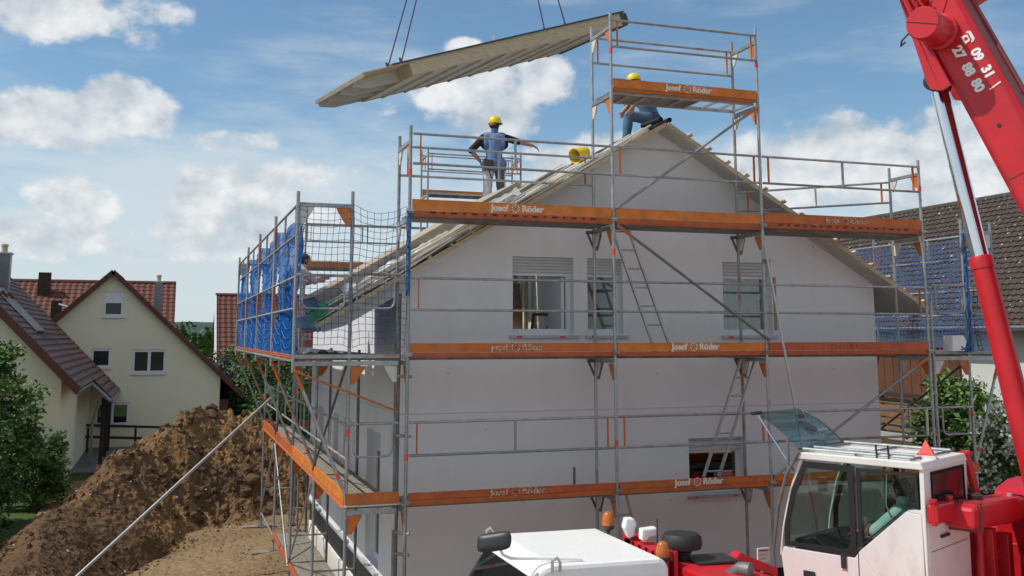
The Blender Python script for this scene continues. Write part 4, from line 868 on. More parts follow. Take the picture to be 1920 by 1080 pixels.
MB().prism([cl(1.665, y, z) for y, z in ((.31, 8.2), (.57, 9.12), (.85, 10.1), (.82, 10.1), (.53, 9.12), (.26, 8.25))], CR*.755).build('bracket_web', 'crane_red', boom)
MB().lathe(cl(1.02, .06, 8.56), [(.20, 0), (.215, .02), (.215, .10), (.205, .105), (.205, .5), (.24, .52), (.24, .6)], 28, CR).build('pin_housing', 'crane_red', boom, smooth=True)
MB().tube([cl(1.015, .06-.2, 8.50), cl(1.015, .06+.2, 8.62)], .006, 6).build('cap_seam', 'crane_red_dirty', boom)
MB().tube([cl(1.02, .24, 8.45), cl(.95, .30, 8.36), cl(.98, .33, 8.30), cl(1.05, .30, 8.36)], .012, 6).build('retaining_clip', 'plastic_dark', boom)
for k, (s, n, x, r0) in enumerate(((.85, .05, -.10, .06), (1.0, .2, -.08, .05), (1.3, .12, -.08, .07), (1.55, .3, -.06, .05), (.55, .22, -.05, .03), (1.2, .02, -.12, .04))): MB().tube([bp_(s, n, x), bp_(s+.12, n+.03, x+.1)], r0, 10).build('hose_fitting', 'crane_red', boom, smooth=True)
for k in range(3): mb = MB(); mb.tube([bp_(.75, .02+.09*k, -.05), bp_(1.1, .05+.06*k, -.14), bp_(1.6, .1+.05*k, -.10), bp_(2.3, .12+.05*k, -.02)], .018, 8); mb.build('hydraulic_hose', 'crane_red', boom, smooth=True)
MB().prism([bp_(.72, .30, -.012), bp_(1.15, .22, -.012), bp_(1.75, .30, -.012), bp_(1.6, .5, -.012), bp_(.95, .52, -.012)], CR*.012).build('boom_plate', 'crane_red', boom)
MB().obox(bp_(1.0, .5, .6), BU*.5, CR*.4, BN*.25).build('boom_lug', 'crane_red', boom)
MB().lathe(bp_(-.935, .273, -.003), [(.026, 0), (.026, .004)], 12, -CR).build('drain_hole', 'black', boom)
for k in range(9): MB().lathe(bp_(.78+.1*k, .26+.02*math.sin(k), -.013), [(.013, 0), (.013, .012)], 6, -CR).build('bolt', 'crane_red_dirty', boom)
for n in (.075, .515): MB().obox(bp_(-5.5, n, -.002), BU*6.0, BN*.007, CR*-.003).build('weld_seam', 'crane_red_dirty', boom)
for s in (-3.2, -1.6): MB().obox(bp_(s, .06, -.003), BN*.46, BU*.012, CR*-.003).build('weld_seam', 'crane_red_dirty', boom)
# telephone number on the boom side
tm = MB(); ex, ey = -BU, BN
for txt, s, n in (('09', .015, .445), ('31', -.255, .455), ('27', .165, .27), ('88', -.10, .272), ('80', -.345, .278)):
    place_text(tm, text_geom(txt, .165, .0085), bp_(s, n, -.004), ex, ey)
tm.obox(bp_(-.48, .375, -.004), BN*.16+BU*.02, BU*.018, CR*-.004)
tm.build('phone_number', 'white_print', boom)
ph = MB(); c = bp_(.275, .447, -.003); q = lambda a, b: c+ex*a+ey*b
ph.prism([q(-.062, -.065), q(.062, -.065), q(.045, .015), q(-.045, .015)], -CR*.004); ph.prism([q(-.075, .035), q(.075, .035), q(.06, .07), q(-.06, .07)], -CR*.004); ph.prism([q(-.08, .012), q(-.05, .03), q(-.05, .045), q(-.08, .05)], -CR*.004); ph.prism([q(.08, .012), q(.05, .03), q(.05, .045), q(.08, .05)], -CR*.004)
ph.build('telephone_symbol', 'white_print', boom); MB().lathe(c-ey*.022-CR*.005, [(.024, 0), (.024, .002)], 14, -CR).build('telephone_dial', 'crane_red', boom)
# lifting ram
ra, rb_, rc = cl(2.04, .30, 8.0), cl(2.04, -.10, 5.66), cl(2.04, -.45, 2.4); rv = (rb_-ra).normalized(); rc = ra + rv*5.6
MB().tube([ra+rv*.12, rb_+rv*.2], .108, 24).build('ram_rod', 'chrome', crane, smooth=True)
rm = MB(); rm.tube([rb_, rb_+rv*.02, rb_+rv*.16, rb_+rv*.161, rc], [.135, .145, .145, .136, .15], 24); rm = rm.build('ram_barrel', 'crane_red', crane, smooth=True)
MB().tube([rb_+rv*.15+CR*.15, rc+CR*.16], .028, 10).build('ram_pipe', 'crane_red_dirty', rm)
MB().lathe(ra+CR*-.2, [(.10, 0), (.12, .01), (.12, .39), (.10, .4)], 20, CR).build('ram_pin', 'plastic_dark', crane, smooth=True)
mb = MB(); mb.tube([rb_+rv*2.55+CR*-.13, rb_+rv*2.62+CR*-.17, rb_+rv*3.0+CR*-.15], .03, 8); mb.box(*[0]*6) if False else None; mb.build('ram_valve', 'crane_red_dirty', rm)
# superstructure
mb = MB(); mb.prism([cl(x, -.40, z) for x, z in ((.45, 2.53), (2.3, 2.40), (2.35, 2.64), (2.2, 2.71), (.65, 2.80), (.48, 2.76))], CF*.33); tk = mb.build('tank', 'crane_red', crane, bevel=.04)
cbox(.60, .67, -.412, -.06, 2.48, 2.803).build('tank_strap', 'crane_red_dirty', tk); MB().lathe(cl(1.0, -.22, 2.78), [(.08, 0), (.085, .05), (.05, .07)], 14).build('filler_cap', 'plastic_dark', tk); MB().lathe(cl(1.9, -.3, 2.70), [(.035, 0), (.03, .06)], 8).build('breather', 'sill', tk); MB().tube([cl(1.9, -.3, 2.75), cl(2.1, -.38, 2.72), cl(2.15, -.42, 2.4), cl(2.15, -.40, 2.2)], .012, 6).build('tank_hose', 'crane_red_dirty', tk)
mb = MB(); cbox(.0, .5, -.18, -.06, 2.62, 2.82, mb); mb.build('hinge_block', 'crane_red', crane, bevel=.02)
for x in (.02, .46): MB().lathe(cl(x, -.13, 2.6), [(.03, 0), (.03, .24), (.045, .245), (.045, .28)], 10).build('hinge_pin', 'crane_red', crane)
mb = MB(); mb.tube([cl(1.30, .0, 3.23), cl(1.33, .0, 3.24), cl(1.36, -.05, 3.1), cl(1.44, -.08, 2.7)], .05, 10); mb.build('hose_guard', 'crane_red', crane, smooth=True); MB().tube([cl(1.24, .02, 3.22), cl(1.44, .0, 3.23)], .06, 10).build('hose_guard', 'crane_red', crane, smooth=True)
mb = MB(); mb.prism([cl(2.38, -.55, z) + CR*x for x, z in ((0, 2.1), (.9, 2.0), (.9, 2.8), (.5, 2.8), (.12, 2.74), (0, 2.68))], CF*.6); pl = mb.build('boom_frame', 'crane_red', crane, bevel=.015)
MB().lathe(cl(2.72, -.56, 2.44), [(.11, 0), (.11, .03), (.08, .045)], 20, -CF).build('round_cover', 'crane_white', pl, smooth=True)
mb = MB(); cbox(1.40, 1.52, -.25, .6, 1.1, 2.40, mb); cbox(1.75, 1.9, -.3, .6, 1.1, 2.3, mb); cbox(1.40, 3.4, -.5, .9, 1.0, 1.55, mb); cbox(2.3, 3.4, -.45, .7, 1.5, 2.1, mb); cbox(1.52, 1.75, -.2, .5, 1.6, 1.75, mb); cbox(1.52, 1.75, -.2, .5, 2.0, 2.12, mb); mb.build('slewing_frame', 'crane_red', crane, bevel=.01)
mb = MB(); mb.tube([cl(1.33, -.12, 2.4), cl(1.33, -.12, 2.12), cl(1.26, -.14, 2.02), cl(1.26, -.14, 1.7), cl(1.32, -.12, 1.5)], .045, 10); mb.build('coolant_pipe', 'crane_red', crane, smooth=True); mb = MB(); mb.tube([cl(2.0, -.31, 2.3), cl(2.12, -.32, 2.0), cl(2.1, -.32, 1.6), cl(2.2, -.33, 1.2)], .02, 8); mb.build('coolant_pipe', 'crane_red_dirty', crane, smooth=True)
mb = MB(); cbox(1.5, 3.0, -4.2, -.6, 1.35, 2.6, mb); mb.build('counterweight', 'crane_red', crane, bevel=.03)
for x in (1.45, 2.5): MB().prism([cl(x, -2.9, 1.5), cl(x, -1.2, 1.5), cl(x, -1.2, 2.2), cl(x, -1.8, 3.0), cl(x, -2.5, 3.0)], CR*.1).build('boom_cheek', 'crane_red', crane)

# ---- carrier
car = thing('crane_carrier', 'white cab and red hood of the crane carrier truck in the foreground', 'truck', (7, 10.1, 0))
def rr_prism(mb, prof, y0, y1): mb.prism([(x, y0, z) for x, z in prof], (0, y1-y0, 0))
mb = MB(); rr_prism(mb, [(3.10, .9), (4.82, .9), (4.86, 2.33), (4.84, 2.40), (4.76, 2.445), (3.62, 2.455), (3.50, 2.43), (3.44, 2.36), (3.10, 1.75)], 9.36, 11.04)
tcab = mb.build('truck_cab', 'truck_white', car, bevel=.045)
mb = MB(); mb.add([(3.435, 9.46, 2.33), (3.435, 10.95, 2.33), (3.105, 11.0, 1.78), (3.105, 9.40, 1.78)], [(0, 1, 2, 3)]); mb.v = [(x-.022, y, z+.004) for x, y, z in mb.v]; mb.build('windscreen', 'win_dark', tcab, fix=False)
mb = MB(); mb.box(3.56, 4.70, 9.348, 9.358, 1.6, 2.24); mb.build('side_window', 'win_dark', tcab); mb = MB(); mb.box(3.54, 4.72, 9.344, 9.349, 2.24, 2.27); mb.box(4.70, 4.73, 9.344, 9.349, 1.6, 2.24); mb.build('window_seal', 'plastic_dark', tcab)
mb = MB(); mb.prism([(3.40, 9.352, 2.30), (3.52, 9.352, 2.26), (3.52, 9.352, 1.7), (3.13, 9.352, 1.7), (3.13, 9.352, 1.80)], (0, -.008, 0)); mb.build('quarter_window', 'win_dark', tcab)
for x, y in ((3.47, 11.0), (3.62, 9.34)): mb = MB(); mb.tube([(x-.03, y, 2.40), (x-.03, y, 2.50), (x+.02, y, 2.53), (x+.05, y, 2.48), (x+.05, y, 2.40)], .016, 8); mb.build('lifting_eye', 'alu', tcab, smooth=True)
mb = MB(); mb.tube([(3.95, 9.45, 2.47), (3.50, 9.50, 2.50), (3.22, 9.50, 2.52), (3.14, 9.50, 2.56), (3.08, 9.50, 2.68)], .014, 8); mb.build('mirror_arm', 'truck_white', tcab, smooth=True)
mb = MB(); mb.grid(lambda u, v: Vector((2.94, 9.60, 2.60)) + Vector((.25, -.16, .055))*u + Vector((.01, .02, .105))*v + Vector((-.3, -.9, .1))*.025*(1-(2*u-1)**6)*(1-(2*v-1)**6), 14, 10)
mr_ = mb.build('mirror', 'plastic_dark', tcab, smooth=True, fix=False); sm = mr_.modifiers.new('thick', 'SOLIDIFY'); sm.thickness = .04; sm.offset = 1
mb = MB(); mb.box(3.3, 13.5, 8.75, 11.1, .55, 1.35); mb.box(5.6, 13.5, 8.72, 11.12, 1.35, 1.5); mb.build('chassis', 'crane_red', car, bevel=.02)
mb = MB(); mb.prism([(5.10, 9.0, 1.5), (5.10, 9.0, 2.30), (5.75, 9.0, 2.28), (6.15, 9.0, 2.12), (7.1, 9.0, 1.80), (7.1, 9.0, 1.5)], (0, 1.0, 0)); hd = mb.build('engine_hood', 'crane_red', car, bevel=.03)
mb = MB(); mb.box(5.30, 5.80, 9.55, 9.95, 2.297, 2.315); mb.build('hood_grille', 'plastic_dark', hd); mb = MB(); mb.prism([(5.86, 9.80, 2.24), (6.4, 9.80, 2.05), (6.4, 9.80, 2.14), (5.95, 9.80, 2.33)], (0, .15, 0)); mb.build('hood_fin', 'crane_red', hd)
mb = MB(); mb.tube([(5.50, 9.25, 1.9), (5.50, 9.22, 2.28), (5.54, 9.14, 2.33), (5.60, 9.05, 2.33)], .075, 16); mb.build('exhaust_pipe', 'galv_dark', hd, smooth=True)
mb = MB(); mb.lathe((5.27, 9.86, 1.6), [(.085, 0), (.085, .66), (.10, .67), (.10, .70), (.085, .71), (.085, .75), (.10, .76), (.10, .78), (.13, .80), (.205, .82), (.215, .86), (.21, .93), (.18, .965), (.05, .975)], 28); mb.build('air_intake', 'rubber', car, smooth=True)
rk = MB(); rk.box(4.93, 4.96, 9.62, 10.45, 1.35, 2.32)
for k in range(6): rk.box(4.90, 4.99, 9.62+k*.16, 9.67+k*.16, 1.35, 2.42)
rk.box(4.90, 5.08, 9.60, 10.5, 2.38, 2.43); rk.box(5.02, 5.06, 9.56, 9.60, 1.35, 2.45); rk.box(4.9, 5.05, 10.35, 10.55, 2.0, 2.46); rk.build('equipment_rack', 'crane_red', car)
for k, (x, y, z, s) in enumerate(((4.87, 10.28, 2.57, .80), (4.99, 10.05, 2.54, .80))):
    mb = MB(); hexa = [(-.055, .12), (.055, .12), (.10, .05), (.05, -.12), (-.02, -.14), (-.09, -.0)] if k == 0 else [(-.11, .06), (.11, .075), (.12, -.03), (-.02, -.05), (-.07, -.11), (-.12, -.08)]
    mb.prism([(x+a*s, y, z+b*s) for a, b in hexa], (.02, .13, 0)); wl = mb.build('work_lamp', 'truck_white', car, bevel=.012)
    MB().prism([(x+a*s*.72, y-.006, z+b*s*.72) for a, b in hexa], (0, .004, 0)).build('lamp_lens', 'paper', wl)
for x, y, z in ((4.81, 10.74, 2.46), (4.93, 9.64, 2.33)):
    b = MB(); b.tube([(x+.02, y, z-.45), (x, y, z)], .018, 8); b.lathe((x, y, z), [(.03, 0), (.055, .02), (.07, .03), (.075, .065)], 18); b = b.build('beacon', 'plastic_dark', car, smooth=True)
    MB().lathe((x, y, z+.065), [(.073, 0), (.076, .03), (.070, .08), (.056, .125), (.03, .15), (.005, .155)], 20).build('beacon_dome', 'amber', b, smooth=True)
MB().tube([(5.02, 9.95, 2.3), (5.03, 9.95, 2.72)], .008, 6).build('antenna', 'plastic_dark', car)
for x in (4.1, 6.0, 9.2, 10.6, 12.2):
    for y in (8.78, 10.72):
        w = MB(); w.lathe((x, y, .55), [(.30, 0), (.50, .0), (.55, .05), (.55, .29), (.50, .34), (.30, .34)], 28, (0, 1, 0)); w = w.build('wheel', 'rubber', car, smooth=True); MB().lathe((x, y-.01, .55), [(.29, 0), (.27, .05), (.10, .06), (.09, .0)], 20, (0, 1, 0)).build('rim', 'crane_white', w)

# ================================================================== NEIGHBOURING HOUSES
def win(par, x0, x1, z0, z1, y, panes=1, shutter=0.0, glassm='win_dark', extra=None):
    f = .075; mb = MB(); yy = y-.02
    mb.box(x0, x0+f, yy, yy+.06, z0, z1); mb.box(x1-f, x1, yy, yy+.06, z0, z1); mb.box(x0+f, x1-f, yy, yy+.06, z0, z0+f); mb.box(x0+f, x1-f, yy, yy+.06, z1-f, z1)
    if panes == 2: mb.box((x0+x1)/2-.06, (x0+x1)/2+.06, yy, yy+.06, z0+f, z1-f)
    o = mb.build('window', 'pvc', par); MB().box(x0-.06, x1+.06, y-.07, y-.022, z0-.09, z0-.012).build('sill', 'pvc', o)
    ed = [(x0+f, x1-f)] if panes == 1 else [(x0+f, (x0+x1)/2-.06), ((x0+x1)/2+.06, x1-f)]
    for a, b in ed:
        MB().box(a, b, y-.008, y-.004, z0+f, z1-f-shutter).build('pane', 'pane_dark', o)
        if extra: MB().box(a+.02, b-.02, y-.012, y-.0085, (z0+z1)/2-.12, z1-f-.01).build('blind', extra, o)
    if shutter: MB().box(x0+f, x1-f, y-.016, y-.002, z1-f-shutter, z1-f).build('roller_blind', 'pvc', o)
    MB().box(x0-.02, x1+.02, y-.035, y-.021, z1, z1+.035).build('lintel_trim', 'shutter', o)  # thin grey strip over the window head
    return o
def tiled(mb, o, eu, ev, nu, nv, wave=.035, lap=.03):     # o corner at eave; eu along eave, ev up the slope (full vectors); interlocking tiles as real steps
    o, eu, ev = Vector(o), Vector(eu), Vector(ev); n = eu.cross(ev).normalized(); n = n if n.z > 0 else -n
    for j in range(nv):
        a = o+ev*(j/nv); st = ev/nv*1.06
        for i in range(nu):
            p = a+eu*(i/nu); w = eu/nu
            q = [p+n*lap, p+w*.5+n*(lap+wave), p+w*.985+n*lap, p+st+n*.002, p+st+w*.5+n*(.002+wave), p+st+w*.985+n*.002, p-n*.0, p+w*.5+n*wave*.6, p+w*.985]
            mb.add(q, [(0,1,4,3),(1,2,5,4),(6,7,1,0),(7,8,2,1)])
def chimney(par, x, y, z0, z1, w, m='metal_clad', pot=True):
    mb = MB(); mb.box(x-w/2, x+w/2, y-w/2, y+w/2, z0, z1)
    n = 5
    for k in range(n):
        xx = x-w/2+w*(k+.5)/n; mb.box(xx-.012, xx+.012, y-w/2-.015, y-w/2, z0, z1-.02)
    o = mb.build('chimney', m, par); MB().box(x-w/2-.05, x+w/2+.05, y-w/2-.05, y+w/2+.05, z1, z1+.05).build('chimney_cap', 'alu', o)
    if pot: MB().lathe((x, y, z1+.05), [(.1, 0), (.1, .22), (.12, .23), (.12, .3), (.05, .32)], 12).build('chimney_pot', 'wood_pale', o, smooth=True)
    return o
# L1: cream gable house
FY = 46.0; PKX, PKZ, PT = -2.42, 7.25, .955
L1 = thing('cream_gable_house', 'cream house with its gable towards us behind the earth heap', 'house', (PKX, FY, 0))
mb = MB(); mb.prism([(-7.6, FY, -.2), (2.17, FY, -.2), (2.17, FY, PKZ-PT*(2.17-PKX)), (PKX, FY, PKZ), (-7.6, FY, PKZ-PT*(PKX+7.6))], (0, 12, 0)); mb.build('wall', 'cream_wall', L1)
for sgn, xe in ((1, 3.1), (-1, -8.3)):
    base = Vector((xe, FY-.25, PKZ-PT*abs(xe-PKX)+.03)); up = Vector((PKX, FY-.25, PKZ+.03))-base
    r_ = MB(); nrm = Vector((sgn*PT, 0, 1)).normalized(); r_.obox(base, up, (0, 12.6, 0), nrm*.12); r_ = r_.build('roof', 'tile_brown', L1)
    t_ = MB(); tiled(t_, base+nrm*.12, Vector((0, 12.6, 0)), up, 42, 20); stuff(t_.build('roof_tiles', 'tile_red', r_, fix=False))
    v_ = MB(); v_.obox(base-Vector((0, .04, 0))-nrm*.04, up*1.01, (0, .16, 0), nrm*.20); v_.build('verge', 'tile_verge', r_)
MB().tube([(3.12, FY-.25, PKZ-PT*(3.1-PKX)+.05), (3.12, FY+12, PKZ-PT*(3.1-PKX)+.05)], .07, 8).build('gutter', 'metal_clad', L1)
mb = MB(); mb.box(2.18, 2.55, FY+.1, FY+10, 0, 1.9); mb.build('lean_to_wall', 'timber_brown', L1)
win(L1, -2.73, -1.96, 5.50, 6.50, FY, 1, .38); win(L1, -3.10, -2.35, 3.35, 4.10, FY); win(L1, -1.46, -.14, 3.10, 4.05, FY, 2); win(L1, -2.80, -1.51, .96, 1.84, FY, 2, extra='blind_green')
chimney(L1, -.62, 50, 5.0, 7.15, .36); mb = MB(); mb.box(-.2, .2, 51, 51.4, 4.5, 5.4)
tl = thing('terrace_railing', 'dark two bar railing in front of the cream house wall', 'railing', (-1.2, 44.5, 0))
for z in (.98, .52): MB().bar((-3.2, 44.6, z+.1), (1.2, 44.2, z-.12), .06, .10).build('rail', 'timber_dark', tl)
for x in (-3.0, -1.2, .9): MB().box(x, x+.09, 44.35, 44.44, 0, 1.0).build('post', 'timber_dark', tl)
# L2: brown roofed house whose roof runs back to L1
L2 = thing('brown_roof_house', 'house with a dark brown tiled roof sloping down beside the cream gable', 'house', (-5, 33, 0))
EX, EZ, SLP, RXX = -2.61, 3.0, 1.037, -7.4
mb = MB(); mb.prism([(-3.05, 33.45, -.2), (-11.5, 33.45, -.2), (-11.5, 33.45, 3.3), (RXX, 33.45, EZ+SLP*(EX-RXX)-.1), (-3.05, 33.45, EZ+SLP*.44-.1)], (0, 12.5, 0)); mb.build('wall', 'cream_wall', L2)
up = Vector((RXX-EX, 0, SLP*(EX-RXX))); nrm = Vector((SLP, 0, 1)).normalized(); ncr = 27
mb = MB(); mb.obox((EX, 33.0, EZ), up, (0, 12.9, 0), nrm*.1); r_ = mb.build('roof', 'tile_brown', L2)
mb = MB(); mb.obox((-12.2, 33, EZ), Vector((RXX+12.2, 0, SLP*(EX-RXX))), (0, 12.9, 0), Vector((-SLP, 0, 1)).normalized()*.1); mb.build('roof', 'tile_brown', L2)
for k in range(ncr):
    mb = MB(); a = Vector((EX, 33.06, EZ))+up*(k/ncr)+nrm*.104; e = up/ncr
    vs = [a+nrm*.026, a+e*1.02+nrm*.004, a+e*1.02, a]; mb.prism(vs, (0, 12.8, 0)); mb.build('tile_course', 'tile_brown', r_)
mb = MB(); mb.obox(Vector((EX, 32.93, EZ))-nrm*.05-up*.01, up*1.01, (0, .14, 0), nrm*.24); mb.build('verge', 'tile_verge', r_)
ext = Vector((.62, 0, -.62*SLP)); mb = MB(); mb.obox((EX, 39.5, EZ), ext, (0, 6.4, 0), nrm*.1); mb.build('porch_roof', 'tile_brown', r_)
for k in range(3):
    mb = MB(); a = Vector((EX, 39.55, EZ))+ext*((3-k)/3)+nrm*.104; e = -ext/3; mb.prism([a+nrm*.026, a+e*1.02+nrm*.004, a+e*1.02, a], (0, 6.3, 0)); mb.build('tile_course', 'tile_brown', r_)
mb = MB(); mb.tube([(EX-.02, 39.42, EZ-.02), (EX+.68, 39.42, EZ-.68)], .07, 8); mb.tube([(EX+.7, 39.42, EZ-.66), (EX+.7, 45.8, EZ-.66)], .07, 8); mb.tube([(EX+.02, 33, EZ-.03), (EX+.02, 39.4, EZ-.03)], .06, 8); mb.build('gutter', 'metal_clad', L2)
MB().tube([(EX+.3, 39.6, 2.3), (EX+.1, 39.6, 1.6), (EX+.1, 39.6, 0)], .05, 8).build('downpipe', 'metal_clad', L2)
for y in (40.0, 42.4, 44.6): MB().box(EX+.35, EX+.47, y, y+.12, 0, 2.4).build('porch_post', 'timber_dark', L2)
for k in range(4):
    y = 36.2+k*.62; mb = MB(); a = Vector((EX, y, EZ))+up*.34+nrm*.17; mb.bar(a, a+up*.30, .07, .05, nrm); mb.build('roof_window_bar', 'alu', r_)
mb = MB(); mb.obox(Vector((EX, 36.2, EZ))+up*.335+nrm*.155, up*.31, (0, 1.9, 0), nrm*.02); mb.build('roof_window', 'win_dark', r_)
for k in range(3): mb = MB(); a = Vector((EX, 35.0+k*1.4, EZ))+up*.56+nrm*.15; mb.obox(a, up*.035, (0, .28, 0), nrm*.12); mb.build('vent_tile', 'tile_red', r_)
chimney(L2, -5.75, 39.5, 5.8, 7.55, .46)
# L3: red roofs behind
def back_house(name, label, x0, x1, yr, zr, ye, ze, verge=True):
    h = thing(name, label, 'house', ((x0+x1)/2, ye, 0)); up = Vector((0, yr-ye, zr-ze))
    mb = MB(); mb.prism([(x0+.15, ye+.4, -.2), (x0+.15, 2*yr-ye-.4, -.2), (x0+.15, 2*yr-ye-.4, ze+.2), (x0+.15, yr, zr-.1), (x0+.15, ye+.4, ze+.2)], (x1-x0-.3, 0, 0)); mb.build('wall', 'grey_wall', h)
    mb = MB(); nrm = Vector((0, -(zr-ze), (yr-ye))).normalized(); mb.obox((x0, ye, ze), (x1-x0, 0, 0), up, nrm*.08); r_ = mb.build('roof', 'tile_red', h)
    mb = MB(); mb.obox((x0, 2*yr-ye, ze), (x1-x0, 0, 0), Vector((0, ye-yr, zr-ze)), Vector((0, zr-ze, yr-ye)).normalized()*.08); mb.build('roof', 'tile_red', h)
    t_ = MB(); tiled(t_, Vector((x0, ye, ze))+nrm*.08, (x1-x0, 0, 0), up, int((x1-x0)/.32), int(up.length/.36), .045, .03); stuff(t_.build('roof_tiles', 'tile_red', r_, fix=False))
    MB().tube([(x0, yr, zr+.12), (x1, yr, zr+.12)], .12, 8).build('ridge_tiles', 'tile_verge', r_)
    if verge: MB().obox((x0-.06, ye, ze-.05), (.12, 0, 0), up, nrm*.22).build('verge', 'pvc', r_)
    return h
l3 = back_house('red_roof_house', 'house with a long red tiled roof behind the cream gable', -10.5, .2, 61, 7.55, 56.5, 4.2, False)
MB().box(-6.95, -6.35, 59.8, 60.3, 6.6, 8.1).build('chimney', 'timber_dark', l3); MB().box(-6.0, -5.5, 57.6, 58.0, 5.2, 6.5).build('dormer_vent', 'timber_dark', l3)
for z in (5.3, 6.3): MB().tube([(-5.6, 57.4, z), (-5.1, 57.2, z-.15)], .06, 8).build('vent_pipe', 'alu', l3)
back_house('small_red_house', 'house with a steep red roof and pale verge left of the blue sheeting', 2.45, 10, 62, 6.95, 58.2, 2.9)
# R: dark roofed house on the right
RH = thing('dark_roof_house', 'neighbouring house with a glint-specked dark tiled roof on the right', 'house', (24, 26, 0))
mb = MB(); mb.prism([(22.6, 14, -.2), (22.6, 14, 5.6), (26, 14, 9.0), (29.4, 14, 5.6), (29.4, 14, -.2)], (0, 26, 0)); mb.build('wall', 'grey_wall', RH)
base = Vector((22.0, 13.5, 4.85)); up = Vector((4.05, 0, 4.28)); nrm = Vector((-up.z, 0, up.x)).normalized()
mb = MB(); mb.obox(base, up, (0, 27, 0), nrm*.1); r_ = mb.build('roof', 'tile_dark', RH)
mb = MB(); mb.obox((30.1, 13.5, 4.85), (-4.05, 0, 4.28), (0, 27, 0), Vector((4.28, 0, 4.05)).normalized()*.1); mb.build('roof', 'tile_dark', RH)
t_ = MB(); tiled(t_, base+nrm*.1, (0, 27, 0), up, 104, 25, .05, .04); stuff(t_.build('roof_tiles', 'tile_dark', r_, fix=False))
MB().tube([(26.05, 13.5, 9.22), (26.05, 40.5, 9.22)], .14, 8).build('ridge_tiles', 'tile_dark', r_); MB().tube([(21.95, 13.5, 4.88), (21.95, 40.5, 4.88)], .08, 8).build('gutter', 'metal_clad', RH)
for k in range(12): MB().box(22.52, 22.595, 24.4+k*.42, 24.80+k*.42, 1.9, 4.3).build('timber_panel', 'timber_brown', RH)
mb = MB(); mb.box(20.9, 22.6, 20.2, 32, 1.55, 1.75); bal = mb.build('balcony', 'concrete', RH)
for k in range(5): MB().box(20.92, 20.97, 20.2, 32, 1.82+k*.2, 1.97+k*.2).build('railing_board', 'timber_slat', bal)
for k in range(9): MB().box(20.975, 21.04, 20.4+k*1.4, 20.48+k*1.4, 1.75, 2.85).build('railing_post', 'timber_dark', bal)
MB().box(20.85, 21.1, 20.2, 32, 2.83, 2.95).build('flower_box', 'timber_dark', bal)
mb = MB(); mb.box(22.55, 22.595, 21.4, 22.5, 1.8, 4.0); mb.build('door', 'grey_wall', RH)

# ================================================================== TREES AND SHRUBS
def plant(name, label, loc, lobes, n, leaf, mats, cat='tree', trunk=None, seed=1, clump=.28, bloom=0, group=None, bloom_mat='blossom'):
    rg = random.Random(seed); L = Vector(loc); t = thing(name, label, cat, loc, group)
    top = max(z+rz for x, y, z, rx, ry, rz in lobes); th = trunk or .09
    mb = MB(); mb.tube([L+Vector((0, 0, -.1)), L+Vector((.05, .03, top*.35)), L+Vector((-.04, .06, top*.75))], [th, th*.75, th*.35], 8)
    for x, y, z, rx, ry, rz in lobes: mb.tube([L+Vector((0, 0, top*.22)), L+Vector((x*.5, y*.5, z*.7)), L+Vector((x, y, z))], [th*.5, th*.32, th*.1], 6)
    mb.build('trunk', 'bark', t, smooth=True)
    wts = [rx*ry*rz for *_, rx, ry, rz in lobes]; vs = []; fs = []; mi = []; bl = MB(); nc = max(40, n//46)
    for c in range(nc):
        x, y, z, rx, ry, rz = rg.choices(lobes, wts)[0]
        while True:
            d = Vector((rg.uniform(-1, 1), rg.uniform(-1, 1), rg.uniform(-1, 1)))
            if .1 < d.length <= 1: break
        d = d.normalized()*(rg.random()**.33); cc = L+Vector((x+d.x*rx, y+d.y*ry, z+d.z*rz)); cs = clump*rg.uniform(.6, 1.25)
        tone = rg.choices(range(len(mats)), [1]*len(mats))[0]
        for k in range(n//nc):
            p = cc+Vector((rg.gauss(0, cs*.5), rg.gauss(0, cs*.5), rg.gauss(0, cs*.38)))
            if p.z < L.z+.05: continue
            a = Vector((rg.gauss(0, 1), rg.gauss(0, 1), rg.gauss(0, .6))).normalized(); b = a.cross(Vector((rg.gauss(0, 1), rg.gauss(0, 1), rg.gauss(0, 1)))).normalized(); s_ = leaf*rg.uniform(.6, 1.3); nn = a.cross(b)
            o = len(vs); vs += [p-a*s_, p+b*s_*.5-nn*s_*.12, p+a*s_, p-b*s_*.5-nn*s_*.12]; fs.append((o, o+1, o+2, o+3)); mi.append(tone if rg.random() < .75 else rg.randrange(len(mats)))
        if bloom and rg.random() < bloom and d.length > .75:
            for k in range(34):
                p = cc+Vector((rg.gauss(0, cs*.42), rg.gauss(0, cs*.42), rg.gauss(0, cs*.34)))+d*cs*.4; a = Vector((rg.gauss(0, 1), rg.gauss(0, 1), rg.gauss(0, 1))).normalized(); b = a.cross(Vector((.3, .7, .2))).normalized(); s_ = leaf*.6
                bl.add([p-a*s_, p+b*s_, p+a*s_, p-b*s_], [(0, 1, 2, 3)])
    m = MB(); m.v = [tuple(v) for v in vs]; m.f = fs; m.mi = mi; m.build('crown', mats, t, fix=False)
    if bl.v: bl.build('blossoms', bloom_mat, t, fix=False)
    return t
plant('garden_tree', 'broad leafy green tree at the far left edge before the brown roof', (-4.9, 28.2, 0), [(0, 0, 3.2, 1.5, 1.5, 1.25), (1.0, -.4, 2.6, 1.1, 1.1, 1.1), (-1.1, .3, 2.7, 1.2, 1.2, 1.3), (.5, .3, 3.9, .8, .8, .7), (1.5, .2, 1.6, .8, .9, .9), (0, 0, 1.7, 1.6, 1.4, 1.2)], 24000, .075, ['leaf_mid', 'leaf_dark', 'leaf_light', 'leaf_mid'], trunk=.13, seed=2)
